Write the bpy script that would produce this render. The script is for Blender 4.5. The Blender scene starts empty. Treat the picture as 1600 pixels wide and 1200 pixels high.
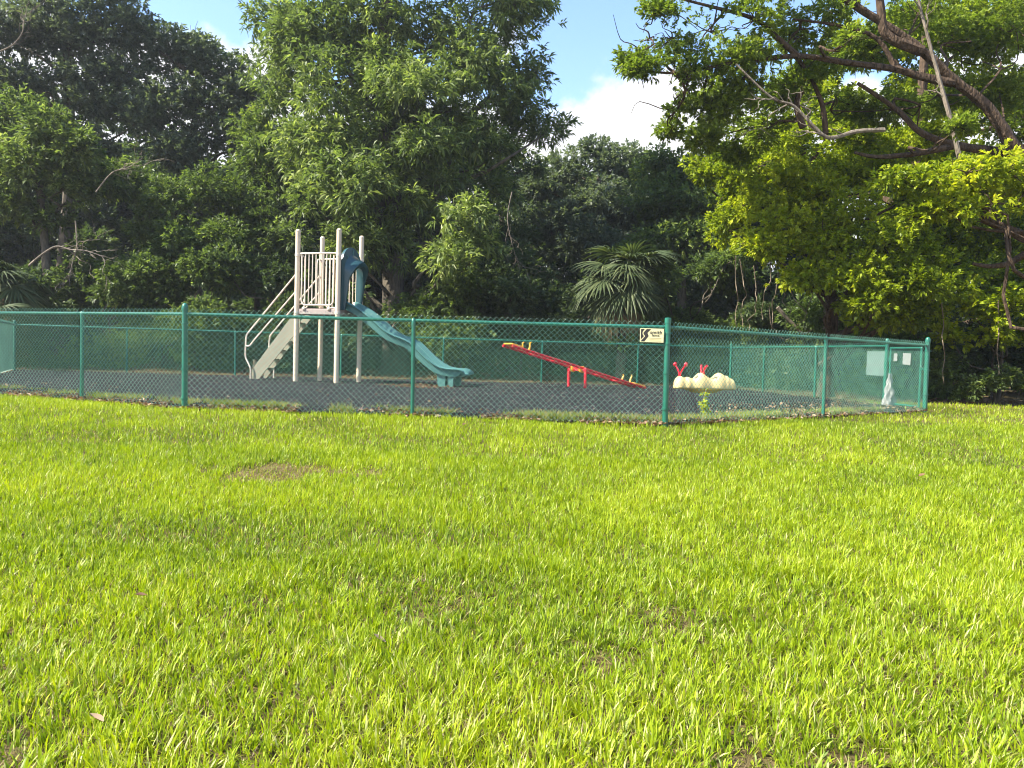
import bpy, math, random
import numpy as np
from mathutils import Vector, Matrix
random.seed(7)
R = np.random.default_rng(11)
S = bpy.context.scene
C = S.collection
PI = math.pi
rad = math.radians

# ------------------------------------------------------------------ camera
CAMZ = 0.83
FPX = 1200.0
cam_d = bpy.data.cameras.new('camera')
cam = bpy.data.objects.new('camera', cam_d)
C.objects.link(cam)
cam_d.sensor_width = 36.0
cam_d.lens = 36.0 * FPX / 1600.0
cam_d.clip_start = 0.05
cam_d.clip_end = 2000
CROT = Matrix.Rotation(rad(90 - 2.24), 3, 'X') @ Matrix.Rotation(rad(1.72), 3, 'Z')
cam.matrix_world = Matrix.Translation((0, 0, CAMZ)) @ CROT.to_4x4()
S.camera = cam


def at(px, py, Y):
    """a point of the place at distance Y, read off the photograph"""
    d = CROT @ Vector(((px - 800) / FPX, (600 - py) / FPX, -1))
    return Vector((0, 0, CAMZ)) + d * (Y / d.y)


# ------------------------------------------------------------------ terrain
FX = [-16, -11.5, -8.5, -6.0, -4.19, -1.25, 1.9, 4.81, 7.6, 7.7, 9.0, 14, 30]
FY = [15.6, 13.35, 11.9, 10.7, 9.83, 9.7, 9.45, 11.82, 14.1, 17.6, 17.4, 17.0, 15]


def fence_y(x):
    return np.interp(x, FX, FY)


def bump(x, y):
    return 0.006 * np.sin(x * 1.3 + 0.7 * y) * np.sin(y * 0.9 + 1.1) + 0.005 * np.sin(x * 2.9 + 2) * np.cos(y * 2.3 - x)


def gz(x, y):
    x = np.asarray(x, float); y = np.asarray(y, float)
    t = np.clip((9.4 - y) / 9.4, 0, 1.6)
    z = -0.52 * t ** 0.9
    w = np.clip((fence_y(x) - 0.3 - y) / 1.0, 0, 1)
    return z + bump(x, y) * w


def ground_at(px, py):
    lo, hi = 1.0, 60.0
    for _ in range(50):
        m = (lo + hi) / 2
        p = at(px, py, m)
        if p.z > float(gz(p.x, p.y)):
            lo = m
        else:
            hi = m
    p = at(px, py, lo)
    return Vector((p.x, p.y, float(gz(p.x, p.y))))


# ------------------------------------------------------------------ nodes
def new_mat(name):
    m = bpy.data.materials.new(name)
    m.use_nodes = True
    nt = m.node_tree
    for n in list(nt.nodes):
        nt.nodes.remove(n)
    out = nt.nodes.new('ShaderNodeOutputMaterial')
    return m, nt, out


def node(nt, typ, **kw):
    n = nt.nodes.new(typ)
    for k, v in kw.items():
        if k.startswith('i_'):
            n.inputs[k[2:].replace('_', ' ')].default_value = v
        else:
            setattr(n, k, v)
    return n


def ramp(nt, stops):
    r = nt.nodes.new('ShaderNodeValToRGB')
    e = r.color_ramp.elements
    while len(e) > 1:
        e.remove(e[-1])
    e[0].position = stops[0][0]; e[0].color = (*stops[0][1], 1)
    for p, c in stops[1:]:
        x = e.new(p); x.color = (*c, 1)
    return r


def paint(name, col, rough=0.45, var=0.12, scale=6.0, bumpk=0.0, spec=0.5, dirt=None, dirt_amt=0.25):
    """painted or moulded surface with a little unevenness and dirt"""
    m, nt, out = new_mat(name)
    b = node(nt, 'ShaderNodeBsdfPrincipled')
    b.inputs['Roughness'].default_value = rough
    b.inputs['Specular IOR Level'].default_value = spec
    tc = node(nt, 'ShaderNodeTexCoord')
    nz = node(nt, 'ShaderNodeTexNoise', i_Scale=scale, i_Detail=6.0, i_Roughness=0.6)
    nt.links.new(tc.outputs['Object'], nz.inputs['Vector'])
    lo = tuple(c * (1 - var) for c in col); hi = tuple(min(1, c * (1 + var)) for c in col)
    r = ramp(nt, [(0.3, lo), (0.7, hi)])
    nt.links.new(nz.outputs['Fac'], r.inputs['Fac'])
    src = r.outputs['Color']
    if dirt:
        n2 = node(nt, 'ShaderNodeTexNoise', i_Scale=scale * 2.3, i_Detail=8.0, i_Roughness=0.75)
        nt.links.new(tc.outputs['Object'], n2.inputs['Vector'])
        r2 = ramp(nt, [(0.5, (0, 0, 0)), (0.72, (dirt_amt,) * 3)])
        nt.links.new(n2.outputs['Fac'], r2.inputs['Fac'])
        mx = node(nt, 'ShaderNodeMix', data_type='RGBA')
        nt.links.new(r2.outputs['Color'], mx.inputs[0])
        nt.links.new(src, mx.inputs[6])
        mx.inputs[7].default_value = (*dirt, 1)
        src = mx.outputs[2]
    nt.links.new(src, b.inputs['Base Color'])
    if bumpk:
        bp = node(nt, 'ShaderNodeBump', i_Strength=bumpk, i_Distance=0.01)
        n3 = node(nt, 'ShaderNodeTexNoise', i_Scale=scale * 12, i_Detail=4.0)
        nt.links.new(tc.outputs['Object'], n3.inputs['Vector'])
        nt.links.new(n3.outputs['Fac'], bp.inputs['Height'])
        nt.links.new(bp.outputs['Normal'], b.inputs['Normal'])
    nt.links.new(b.outputs[0], out.inputs[0])
    return m


def leaf_mat(name, stops, trans=0.4, tcol=(1.25, 1.35, 0.55), rough=0.5, spec=0.35):
    """leaf: colour by the leaf's own tint, some light passes through"""
    m, nt, out = new_mat(name)
    a = node(nt, 'ShaderNodeAttribute', attribute_name='tint')
    r = ramp(nt, stops)
    nt.links.new(a.outputs['Fac'], r.inputs['Fac'])
    b = node(nt, 'ShaderNodeBsdfPrincipled')
    b.inputs['Roughness'].default_value = rough
    b.inputs['Specular IOR Level'].default_value = spec
    nt.links.new(r.outputs['Color'], b.inputs['Base Color'])
    t = node(nt, 'ShaderNodeBsdfTranslucent')
    mul = node(nt, 'ShaderNodeMix', data_type='RGBA', blend_type='MULTIPLY')
    mul.inputs[0].default_value = 1.0
    nt.links.new(r.outputs['Color'], mul.inputs[6])
    mul.inputs[7].default_value = (*tcol, 1)
    nt.links.new(mul.outputs[2], t.inputs['Color'])
    mix = node(nt, 'ShaderNodeMixShader')
    mix.inputs[0].default_value = trans
    nt.links.new(b.outputs[0], mix.inputs[1]); nt.links.new(t.outputs[0], mix.inputs[2])
    nt.links.new(mix.outputs[0], out.inputs[0])
    return m


def bark_mat(name, c0, c1, scale=9.0, strength=0.8):
    m, nt, out = new_mat(name)
    tc = node(nt, 'ShaderNodeTexCoord')
    mp = node(nt, 'ShaderNodeMapping'); mp.inputs['Scale'].default_value = (1, 1, 0.3)
    nt.links.new(tc.outputs['Object'], mp.inputs['Vector'])
    nz = node(nt, 'ShaderNodeTexNoise', i_Scale=scale, i_Detail=9.0, i_Roughness=0.7)
    nt.links.new(mp.outputs[0], nz.inputs['Vector'])
    vo = node(nt, 'ShaderNodeTexVoronoi', i_Scale=scale * 1.6, feature='DISTANCE_TO_EDGE')
    nt.links.new(mp.outputs[0], vo.inputs['Vector'])
    r = ramp(nt, [(0.32, c0), (0.68, c1)])
    nt.links.new(nz.outputs['Fac'], r.inputs['Fac'])
    b = node(nt, 'ShaderNodeBsdfPrincipled'); b.inputs['Roughness'].default_value = 0.9
    b.inputs['Specular IOR Level'].default_value = 0.15
    nt.links.new(r.outputs['Color'], b.inputs['Base Color'])
    ad = node(nt, 'ShaderNodeMath', operation='MULTIPLY')
    nt.links.new(vo.outputs['Distance'], ad.inputs[0]); nt.links.new(nz.outputs['Fac'], ad.inputs[1])
    bp = node(nt, 'ShaderNodeBump', i_Strength=strength, i_Distance=0.06)
    nt.links.new(ad.outputs[0], bp.inputs['Height'])
    nt.links.new(bp.outputs['Normal'], b.inputs['Normal'])
    nt.links.new(b.outputs[0], out.inputs[0])
    return m


M = {}
M['fence'] = paint('green_vinyl', (0.010, 0.140, 0.095), 0.32, 0.2, 5, spec=0.7, dirt=(0.10, 0.19, 0.15), dirt_amt=0.4)
M['wire'] = paint('green_vinyl_wire', (0.12, 0.31, 0.23), 0.30, 0.2, 3, spec=1.0)
M['beige'] = paint('beige_paint', (0.72, 0.585, 0.425), 0.42, 0.06, 3, dirt=(0.30, 0.24, 0.17), dirt_amt=0.3)
M['rail'] = paint('beige_rail_paint', (0.70, 0.61, 0.50), 0.42, 0.06, 5, dirt=(0.32, 0.26, 0.2), dirt_amt=0.3)
M['deck'] = paint('brown_deck_coating', (0.22, 0.17, 0.14), 0.6, 0.15, 6)
M['stair'] = paint('taupe_stair_coating', (0.25, 0.235, 0.17), 0.6, 0.1, 4, dirt=(0.2, 0.18, 0.12), dirt_amt=0.35)
M['slide'] = paint('teal_moulded_plastic', (0.072, 0.185, 0.172), 0.28, 0.10, 2.2, spec=0.6, dirt=(0.16, 0.30, 0.28), dirt_amt=0.3)
M['hood'] = paint('deep_teal_moulded_plastic', (0.024, 0.076, 0.086), 0.32, 0.10, 2.5, spec=0.6)
M['red'] = paint('red_paint', (0.66, 0.014, 0.035), 0.35, 0.1, 4, spec=0.5, dirt=(0.35, 0.05, 0.05), dirt_amt=0.4)
M['yellow'] = paint('yellow_plastic', (0.72, 0.40, 0.03), 0.45, 0.08, 6)
M['cream'] = paint('cream_plastic', (0.86, 0.65, 0.29), 0.4, 0.05, 6, dirt=(0.5, 0.36, 0.14), dirt_amt=0.3)
M['ochre'] = paint('ochre_plastic', (0.80, 0.46, 0.05), 0.45, 0.08, 6)
M['steel'] = paint('dull_steel', (0.30, 0.30, 0.30), 0.5, 0.15, 12)
M['sign'] = paint('cream_sign_board', (0.78, 0.70, 0.40), 0.5, 0.03, 9)
M['ink'] = paint('dark_brown_ink', (0.035, 0.03, 0.028), 0.6, 0.05, 9)
M['faint'] = paint('faint_printing', (0.52, 0.46, 0.24), 0.6, 0.05, 9)
M['white'] = paint('white_sheet', (0.26, 0.26, 0.255), 0.6, 0.06, 8, dirt=(0.4, 0.36, 0.3), dirt_amt=0.35)
M['greyboard'] = paint('pale_grey_board', (0.17, 0.22, 0.21), 0.6, 0.06, 8)
M['bark_brown'] = bark_mat('rough_brown_bark', (0.020, 0.015, 0.011), (0.14, 0.095, 0.064), 11, 1.0)
M['bark_dark'] = bark_mat('dark_grey_bark', (0.03, 0.026, 0.02), (0.17, 0.145, 0.11), 8)
M['bark_pale'] = bark_mat('pale_dead_bark', (0.11, 0.09, 0.07), (0.30, 0.255, 0.20), 14, 0.5)
M['vine'] = bark_mat('dry_vine_bark', (0.09, 0.07, 0.05), (0.30, 0.24, 0.17), 16, 0.5)

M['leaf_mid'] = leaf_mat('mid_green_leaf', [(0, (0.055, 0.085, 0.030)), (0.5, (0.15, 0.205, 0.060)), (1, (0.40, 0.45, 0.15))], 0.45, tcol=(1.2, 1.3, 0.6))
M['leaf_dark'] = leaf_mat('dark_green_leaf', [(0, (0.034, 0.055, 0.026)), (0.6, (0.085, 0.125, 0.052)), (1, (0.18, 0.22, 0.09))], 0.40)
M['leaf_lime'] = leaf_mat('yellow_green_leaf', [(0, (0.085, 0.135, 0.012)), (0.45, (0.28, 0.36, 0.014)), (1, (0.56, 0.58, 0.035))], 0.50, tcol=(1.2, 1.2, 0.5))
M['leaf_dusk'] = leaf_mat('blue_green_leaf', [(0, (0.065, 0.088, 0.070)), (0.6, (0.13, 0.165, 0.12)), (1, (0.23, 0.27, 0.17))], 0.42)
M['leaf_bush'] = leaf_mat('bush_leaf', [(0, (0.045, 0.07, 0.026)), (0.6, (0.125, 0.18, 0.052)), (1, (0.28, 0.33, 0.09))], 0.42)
M['frond'] = leaf_mat('palm_frond', [(0, (0.04, 0.062, 0.025)), (0.6, (0.085, 0.115, 0.048)), (1, (0.20, 0.22, 0.10))], 0.3, rough=0.55, spec=0.25)
M['dead_frond'] = leaf_mat('dead_palm_frond', [(0, (0.16, 0.09, 0.04)), (1, (0.42, 0.30, 0.15))], 0.25, tcol=(1, 0.9, 0.7))
M['grass'] = leaf_mat('grass_blade', [(0, (0.12, 0.09, 0.035)), (0.10, (0.36, 0.29, 0.13)), (0.16, (0.09, 0.16, 0.016)), (0.5, (0.275, 0.38, 0.010)), (0.85, (0.44, 0.50, 0.022)), (1, (0.60, 0.60, 0.25))], 0.42, tcol=(1.27, 1.25, 0.38), rough=0.46, spec=0.35)
M['weed'] = leaf_mat('weed_blade', [(0, (0.40, 0.33, 0.17)), (0.35, (0.34, 0.32, 0.10)), (0.5, (0.14, 0.21, 0.03)), (1, (0.33, 0.40, 0.07))], 0.35)
M['litter'] = leaf_mat('dead_leaf', [(0, (0.08, 0.045, 0.025)), (0.6, (0.24, 0.14, 0.075)), (1, (0.48, 0.35, 0.22))], 0.15, tcol=(1, 0.9, 0.7))
M['chip'] = leaf_mat('rubber_chip', [(0, (0.012, 0.012, 0.016)), (0.6, (0.030, 0.030, 0.036)), (0.85, (0.095, 0.09, 0.098)), (0.95, (0.22, 0.20, 0.185)), (1, (0.24, 0.15, 0.10))], 0.0, rough=0.75, spec=0.3)


def ground_mat():
    m, nt, out = new_mat('soil_and_thatch')
    tc = node(nt, 'ShaderNodeTexCoord')
    nz = node(nt, 'ShaderNodeTexNoise', i_Scale=7.0, i_Detail=10.0, i_Roughness=0.75)
    nt.links.new(tc.outputs['Object'], nz.inputs['Vector'])
    r = ramp(nt, [(0.3, (0.05, 0.038, 0.02)), (0.5, (0.15, 0.12, 0.055)), (0.72, (0.28, 0.22, 0.12))])
    nt.links.new(nz.outputs['Fac'], r.inputs['Fac'])
    n2 = node(nt, 'ShaderNodeTexNoise', i_Scale=70.0, i_Detail=6.0, i_Roughness=0.7)
    nt.links.new(tc.outputs['Object'], n2.inputs['Vector'])
    mx = node(nt, 'ShaderNodeMix', data_type='RGBA', blend_type='MULTIPLY'); mx.inputs[0].default_value = 0.8
    r2 = ramp(nt, [(0.3, (0.35, 0.35, 0.3)), (0.7, (1.3, 1.2, 1.1))])
    nt.links.new(n2.outputs['Fac'], r2.inputs['Fac'])
    nt.links.new(r.outputs['Color'], mx.inputs[6]); nt.links.new(r2.outputs['Color'], mx.inputs[7])
    b = node(nt, 'ShaderNodeBsdfPrincipled'); b.inputs['Roughness'].default_value = 0.95
    b.inputs['Specular IOR Level'].default_value = 0.1
    nt.links.new(mx.outputs[2], b.inputs['Base Color'])
    bp = node(nt, 'ShaderNodeBump', i_Strength=0.8, i_Distance=0.03)
    nt.links.new(n2.outputs['Fac'], bp.inputs['Height']); nt.links.new(bp.outputs[0], b.inputs['Normal'])
    nt.links.new(b.outputs[0], out.inputs[0])
    return m


def mulch_mat():
    m, nt, out = new_mat('dark_rubber_mulch')
    tc = node(nt, 'ShaderNodeTexCoord')
    vo = node(nt, 'ShaderNodeTexVoronoi', i_Scale=38.0)
    nt.links.new(tc.outputs['Object'], vo.inputs['Vector'])
    nz = node(nt, 'ShaderNodeTexNoise', i_Scale=3.0, i_Detail=10.0, i_Roughness=0.75)
    nt.links.new(tc.outputs['Object'], nz.inputs['Vector'])
    r = ramp(nt, [(0.35, (0.018, 0.018, 0.021)), (0.6, (0.034, 0.034, 0.040)), (0.75, (0.055, 0.050, 0.050))])
    nt.links.new(nz.outputs['Fac'], r.inputs['Fac'])
    mx = node(nt, 'ShaderNodeMix', data_type='RGBA', blend_type='MULTIPLY'); mx.inputs[0].default_value = 0.7
    nt.links.new(r.outputs['Color'], mx.inputs[6]); nt.links.new(vo.outputs['Color'], mx.inputs[7])
    b = node(nt, 'ShaderNodeBsdfPrincipled'); b.inputs['Roughness'].default_value = 0.85
    b.inputs['Specular IOR Level'].default_value = 0.25
    nt.links.new(mx.outputs[2], b.inputs['Base Color'])
    bp = node(nt, 'ShaderNodeBump', i_Strength=1.0, i_Distance=0.03)
    nt.links.new(vo.outputs['Distance'], bp.inputs['Height']); nt.links.new(bp.outputs[0], b.inputs['Normal'])
    nt.links.new(b.outputs[0], out.inputs[0])
    return m


M['ground'] = ground_mat()
M['mulch'] = mulch_mat()


# ------------------------------------------------------------------ objects
def tag(o, label=None, cat=None, group=None, kind=None):
    if label: o['label'] = label
    if cat: o['category'] = cat
    if group: o['group'] = group
    if kind: o['kind'] = kind
    return o


def thing(name, label, cat, loc=(0, 0, 0), rz=0.0, group=None):
    o = bpy.data.objects.new(name, None)
    o.empty_display_size = 0.3
    C.objects.link(o)
    o.location = loc
    o.rotation_euler = (0, 0, rz)
    return tag(o, label, cat, group)


def link_mesh(name, me, mat, parent=None, smooth=False):
    o = bpy.data.objects.new(name, me)
    C.objects.link(o)
    if mat: me.materials.append(mat)
    if smooth:
        me.polygons.foreach_set('use_smooth', np.ones(len(me.polygons), bool))
    if parent: o.parent = parent
    return o


def np_mesh(name, V, faces, tint=None):
    """faces: list of int arrays (n,k)"""
    me = bpy.data.meshes.new(name)
    V = np.asarray(V, np.float32)
    me.vertices.add(len(V)); me.vertices.foreach_set('co', V.ravel())
    loops = np.concatenate([f.ravel() for f in faces]).astype(np.int32)
    tot = np.concatenate([np.full(len(f), f.shape[1], np.int32) for f in faces])
    start = np.concatenate([[0], np.cumsum(tot)[:-1]]).astype(np.int32)
    me.loops.add(len(loops)); me.loops.foreach_set('vertex_index', loops)
    me.polygons.add(len(tot)); me.polygons.foreach_set('loop_start', start); me.polygons.foreach_set('loop_total', tot)
    if tint is not None:
        a = me.attributes.new('tint', 'FLOAT', 'POINT')
        a.data.foreach_set('value', np.asarray(tint, np.float32))
    me.update(calc_edges=True)
    return me


class MB:
    """collects shapes into one mesh"""
    def __init__(s):
        s.v = []; s.f = []

    def add(s, vs, fs):
        n = len(s.v)
        s.v += [tuple(v) for v in vs]
        s.f += [tuple(i + n for i in f) for f in fs]
        return s

    def box(s, c, size, rot=None, bev=0.0):
        x, y, z = (a / 2 for a in size)
        b = min(bev, x * 0.6, y * 0.6, z * 0.6)
        vs = []; fs = []
        if b <= 0:
            vs = [(sx * x, sy * y, sz * z) for sx in (-1, 1) for sy in (-1, 1) for sz in (-1, 1)]
            fs = [(0, 1, 3, 2), (4, 6, 7, 5), (0, 4, 5, 1), (2, 3, 7, 6), (0, 2, 6, 4), (1, 5, 7, 3)]
        else:
            lv = []
            for zz, ins in ((-z, b), (-z + b, 0), (z - b, 0), (z, b)):
                X = x - ins; Y = y - ins
                ring = [(-X + b, -Y), (X - b, -Y), (X, -Y + b), (X, Y - b), (X - b, Y), (-X + b, Y), (-X, Y - b), (-X, -Y + b)]
                lv.append([(a, c_, zz) for a, c_ in ring])
            for L in lv: vs += L
            for k in range(3):
                for i in range(8):
                    j = (i + 1) % 8
                    fs.append((k * 8 + i, k * 8 + j, k * 8 + 8 + j, k * 8 + 8 + i))
            fs.append(tuple(reversed(range(8)))); fs.append(tuple(range(24, 32)))
        m = rot if rot is not None else Matrix.Identity(3)
        c = Vector(c)
        return s.add([m @ Vector(v) + c for v in vs], fs)

    def tube(s, pts, r, n=8, caps=True, jit=0.0):
        pts = [Vector(p) for p in pts]
        if not hasattr(r, '__len__'): r = [r] * len(pts)
        k = len(pts)
        vs = []; fs = []
        up = None
        for i in range(k):
            d = (pts[min(i + 1, k - 1)] - pts[max(i - 1, 0)])
            d = d.normalized() if d.length > 1e-9 else Vector((0, 0, 1))
            if up is None:
                a = Vector((0, 0, 1)) if abs(d.z) < 0.9 else Vector((1, 0, 0))
                up = (a - d * a.dot(d)).normalized()
            else:
                up = (up - d * up.dot(d))
                up = up.normalized() if up.length > 1e-6 else d.orthogonal().normalized()
            w = d.cross(up)
            for j in range(n):
                t = 2 * PI * j / n
                rr = r[i] * (1 + (random.uniform(-jit, jit) if jit else 0))
                vs.append(pts[i] + up * (math.cos(t) * rr) + w * (math.sin(t) * rr))
        for i in range(k - 1):
            for j in range(n):
                a = i * n + j; b = i * n + (j + 1) % n
                fs.append((a, b, b + n, a + n))
        if caps:
            fs.append(tuple(reversed(range(n)))); fs.append(tuple(range((k - 1) * n, k * n)))
        return s.add(vs, fs)

    def lathe(s, prof, c=(0, 0, 0), n=16):
        """prof: (radius, z) from bottom to top"""
        vs = []; fs = []
        for r, z in prof:
            for j in range(n):
                t = 2 * PI * j / n
                vs.append((c[0] + r * math.cos(t), c[1] + r * math.sin(t), c[2] + z))
        for i in range(len(prof) - 1):
            for j in range(n):
                a = i * n + j; b = i * n + (j + 1) % n
                fs.append((a, b, b + n, a + n))
        fs.append(tuple(reversed(range(n)))); fs.append(tuple(range((len(prof) - 1) * n, len(prof) * n)))
        return s.add(vs, fs)

    def ball(s, c, r, n=12, m=8):
        if not hasattr(r, '__len__'): r = (r, r, r)
        vs = []; fs = []
        for i in range(m + 1):
            p = PI * i / m
            p = min(max(p, 0.02), PI - 0.02)
            for j in range(n):
                t = 2 * PI * j / n
                vs.append((c[0] + r[0] * math.sin(p) * math.cos(t), c[1] + r[1] * math.sin(p) * math.sin(t), c[2] - r[2] * math.cos(p)))
        for i in range(m):
            for j in range(n):
                a = i * n + j; b = i * n + (j + 1) % n
                fs.append((a, b, b + n, a + n))
        return s.add(vs, fs)

    def grid(s, rows, closed=False):
        n = len(rows[0]); fs = []
        for i in range(len(rows) - 1):
            for j in range(n if closed else n - 1):
                a = i * n + j; b = i * n + (j + 1) % n
                fs.append((a, b, b + n, a + n))
        return s.add([p for r in rows for p in r], fs)

    def build(s, name, mat, parent=None, smooth=True, off=None):
        me = bpy.data.meshes.new(name)
        v = s.v if off is None else [(a - off[0], b - off[1], c - off[2]) for a, b, c in s.v]
        me.from_pydata(v, [], s.f)
        me.update()
        o = link_mesh(name, me, mat, parent, False)
        if smooth:
            me.polygons.foreach_set('use_smooth', np.ones(len(me.polygons), bool))
            try:
                me.set_sharp_from_angle(angle=rad(42))
            except Exception:
                pass
        return o


def smooth_path(pts, k=4):
    """Catmull-Rom through the points"""
    P = [Vector(p) for p in pts]
    if len(P) < 3: return P
    out = []
    for i in range(len(P) - 1):
        p0 = P[max(i - 1, 0)]; p1 = P[i]; p2 = P[i + 1]; p3 = P[min(i + 2, len(P) - 1)]
        for j in range(k):
            t = j / k
            out.append(0.5 * ((2 * p1) + (p2 - p0) * t + (2 * p0 - 5 * p1 + 4 * p2 - p3) * t * t + (3 * p1 - p0 - 3 * p2 + p3) * t ** 3))
    out.append(P[-1])
    return out


def unit(a):
    return a / np.maximum(np.linalg.norm(a, axis=1, keepdims=True), 1e-9)


# ------------------------------------------------------------------ world and sun
SUN_EL = 44.0
SUN_AZ = -106.0      # from +Y, clockwise towards +X
w = bpy.data.worlds.new('World'); S.world = w
w.use_nodes = True
nt = w.node_tree
for n in list(nt.nodes): nt.nodes.remove(n)
out = nt.nodes.new('ShaderNodeOutputWorld')
sky = nt.nodes.new('ShaderNodeTexSky'); sky.sky_type = 'NISHITA'; sky.sun_disc = False
sky.sun_elevation = rad(SUN_EL); sky.sun_rotation = rad(SUN_AZ % 360)
sky.air_density = 1.0; sky.dust_density = 0.15; sky.ozone_density = 2.2
bg = nt.nodes.new('ShaderNodeBackground'); bg.inputs['Strength'].default_value = 0.125
nt.links.new(sky.outputs[0], bg.inputs['Color'])
tc = nt.nodes.new('ShaderNodeTexCoord')
sep = nt.nodes.new('ShaderNodeSeparateXYZ'); nt.links.new(tc.outputs['Generated'], sep.inputs[0])
cn = node(nt, 'ShaderNodeTexNoise', i_Scale=7.0, i_Detail=9.0, i_Roughness=0.55)
nt.links.new(tc.outputs['Generated'], cn.inputs['Vector'])
m1 = node(nt, 'ShaderNodeMath', operation='MULTIPLY_ADD')      # noise * k + (edge - z)
nt.links.new(cn.outputs['Fac'], m1.inputs[0]); m1.inputs[1].default_value = 0.30
sb = node(nt, 'ShaderNodeMath', operation='SUBTRACT'); sb.inputs[0].default_value = 0.340 - 0.15
nt.links.new(sep.outputs['Z'], sb.inputs[1]); nt.links.new(sb.outputs[0], m1.inputs[2])
mr = node(nt, 'ShaderNodeMapRange', interpolation_type='SMOOTHSTEP')
mr.inputs['From Min'].default_value = -0.006; mr.inputs['From Max'].default_value = 0.03
nt.links.new(m1.outputs[0], mr.inputs['Value'])
cb = nt.nodes.new('ShaderNodeBackground')
c2 = node(nt, 'ShaderNodeTexNoise', i_Scale=11.0, i_Detail=6.0)
nt.links.new(tc.outputs['Generated'], c2.inputs['Vector'])
cr = ramp(nt, [(0.3, (0.78, 0.82, 0.90)), (0.6, (1.0, 1.0, 1.0))])
nt.links.new(c2.outputs['Fac'], cr.inputs['Fac']); nt.links.new(cr.outputs[0], cb.inputs['Color'])
cb.inputs['Strength'].default_value = 0.46
mxs = nt.nodes.new('ShaderNodeMixShader')
nt.links.new(mr.outputs[0], mxs.inputs[0]); nt.links.new(bg.outputs[0], mxs.inputs[1]); nt.links.new(cb.outputs[0], mxs.inputs[2])
nt.links.new(mxs.outputs[0], out.inputs[0])

sd = bpy.data.lights.new('sun', 'SUN'); sd.energy = 4.8; sd.angle = rad(0.53); sd.color = (1.0, 0.93, 0.80)
so = bpy.data.objects.new('sun', sd); C.objects.link(so)
to_sun = Vector((math.sin(rad(SUN_AZ)) * math.cos(rad(SUN_EL)), math.cos(rad(SUN_AZ)) * math.cos(rad(SUN_EL)), math.sin(rad(SUN_EL))))
so.rotation_euler = to_sun.to_track_quat('Z', 'Y').to_euler()
so.location = to_sun * 60

vs = S.view_settings
S.display_settings.display_device = 'sRGB'
vs.view_transform = 'Standard'; vs.look = 'None'; vs.exposure = 1.58; vs.gamma = 1.0
vs.use_curve_mapping = False
cy = S.cycles
cy.max_bounces = 8; cy.diffuse_bounces = 4; cy.glossy_bounces = 2; cy.transmission_bounces = 4
cy.filter_width = 1.05
cy.caustics_reflective = False; cy.caustics_refractive = False
cy.sample_clamp_indirect = 6.0

# ------------------------------------------------------------------ ground
gx = np.unique(np.concatenate([np.linspace(-140, -40, 8), np.linspace(-40, -14, 14), np.linspace(-14, 14, 85), np.linspace(14, 40, 14), np.linspace(40, 140, 8)]))
gy = np.unique(np.concatenate([np.linspace(-40, -4, 8), np.linspace(-4, 18, 67), np.linspace(18, 60, 20), np.linspace(60, 180, 8)]))
X, Y = np.meshgrid(gx, gy)
Z = gz(X, Y) - 0.012
V = np.stack([X.ravel(), Y.ravel(), Z.ravel()], 1)
nx = len(gx)
i = np.arange(len(gy) - 1)[:, None] * nx + np.arange(nx - 1)[None, :]
F = np.stack([i, i + 1, i + 1 + nx, i + nx], -1).reshape(-1, 4)
o = link_mesh('ground', np_mesh('ground', V, [F]), M['ground'], None, True); tag(o, kind='structure')

# the mulch bed inside the fence
ring = [(-4.19, 9.83), (-6.0, 10.7), (-8.5, 11.9), (-11.5, 13.35), (-11.47, 17.05), (-13.3, 20.5), (6.5, 22.9), (7.55, 15.4), (7.6, 14.1), (4.81, 11.82), (1.9, 9.45), (-1.25, 9.7)]
RNG = np.array(ring)


def inside(x, y, poly=RNG):
    x = np.asarray(x); y = np.asarray(y)
    r = np.zeros(x.shape, bool)
    n = len(poly)
    for a in range(n):
        x0, y0 = poly[a]; x1, y1 = poly[(a + 1) % n]
        c = ((y0 > y) != (y1 > y)) & (x < (x1 - x0) * (y - y0) / (y1 - y0 + 1e-12) + x0)
        r ^= c
    return r


def mulch_z(x, y):
    return 0.012 + 0.02 * np.sin(x * 1.7 + y) * np.sin(y * 1.4) + 0.03 * np.exp(-((x - 0.3) ** 2 + (y - 18.6) ** 2) / 2.0) + 0.012 * np.sin(4.1 * x + 1) * np.sin(3.7 * y)


cxy = RNG.mean(0)
rows = []
for t in np.linspace(0, 1, 26):
    row = []
    for k in range(len(ring)):
        a = RNG[k]; b = RNG[(k + 1) % len(ring)]
        for u in np.linspace(0, 1, 14)[:-1]:
            p = cxy + (a + (b - a) * u - cxy) * t
            edge = min(1, (1 - t) / 0.05)
            row.append((p[0], p[1], 0.004 + (float(mulch_z(p[0], p[1])) + 0.012) * edge))
    rows.append(row)
mb = MB(); mb.grid(rows[1:], closed=True)
n0 = len(rows[1])
mb.f.append(tuple(range(n0)))
o = mb.build('playground_surface', M['mulch'], None, True); tag(o, kind='structure')

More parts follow.
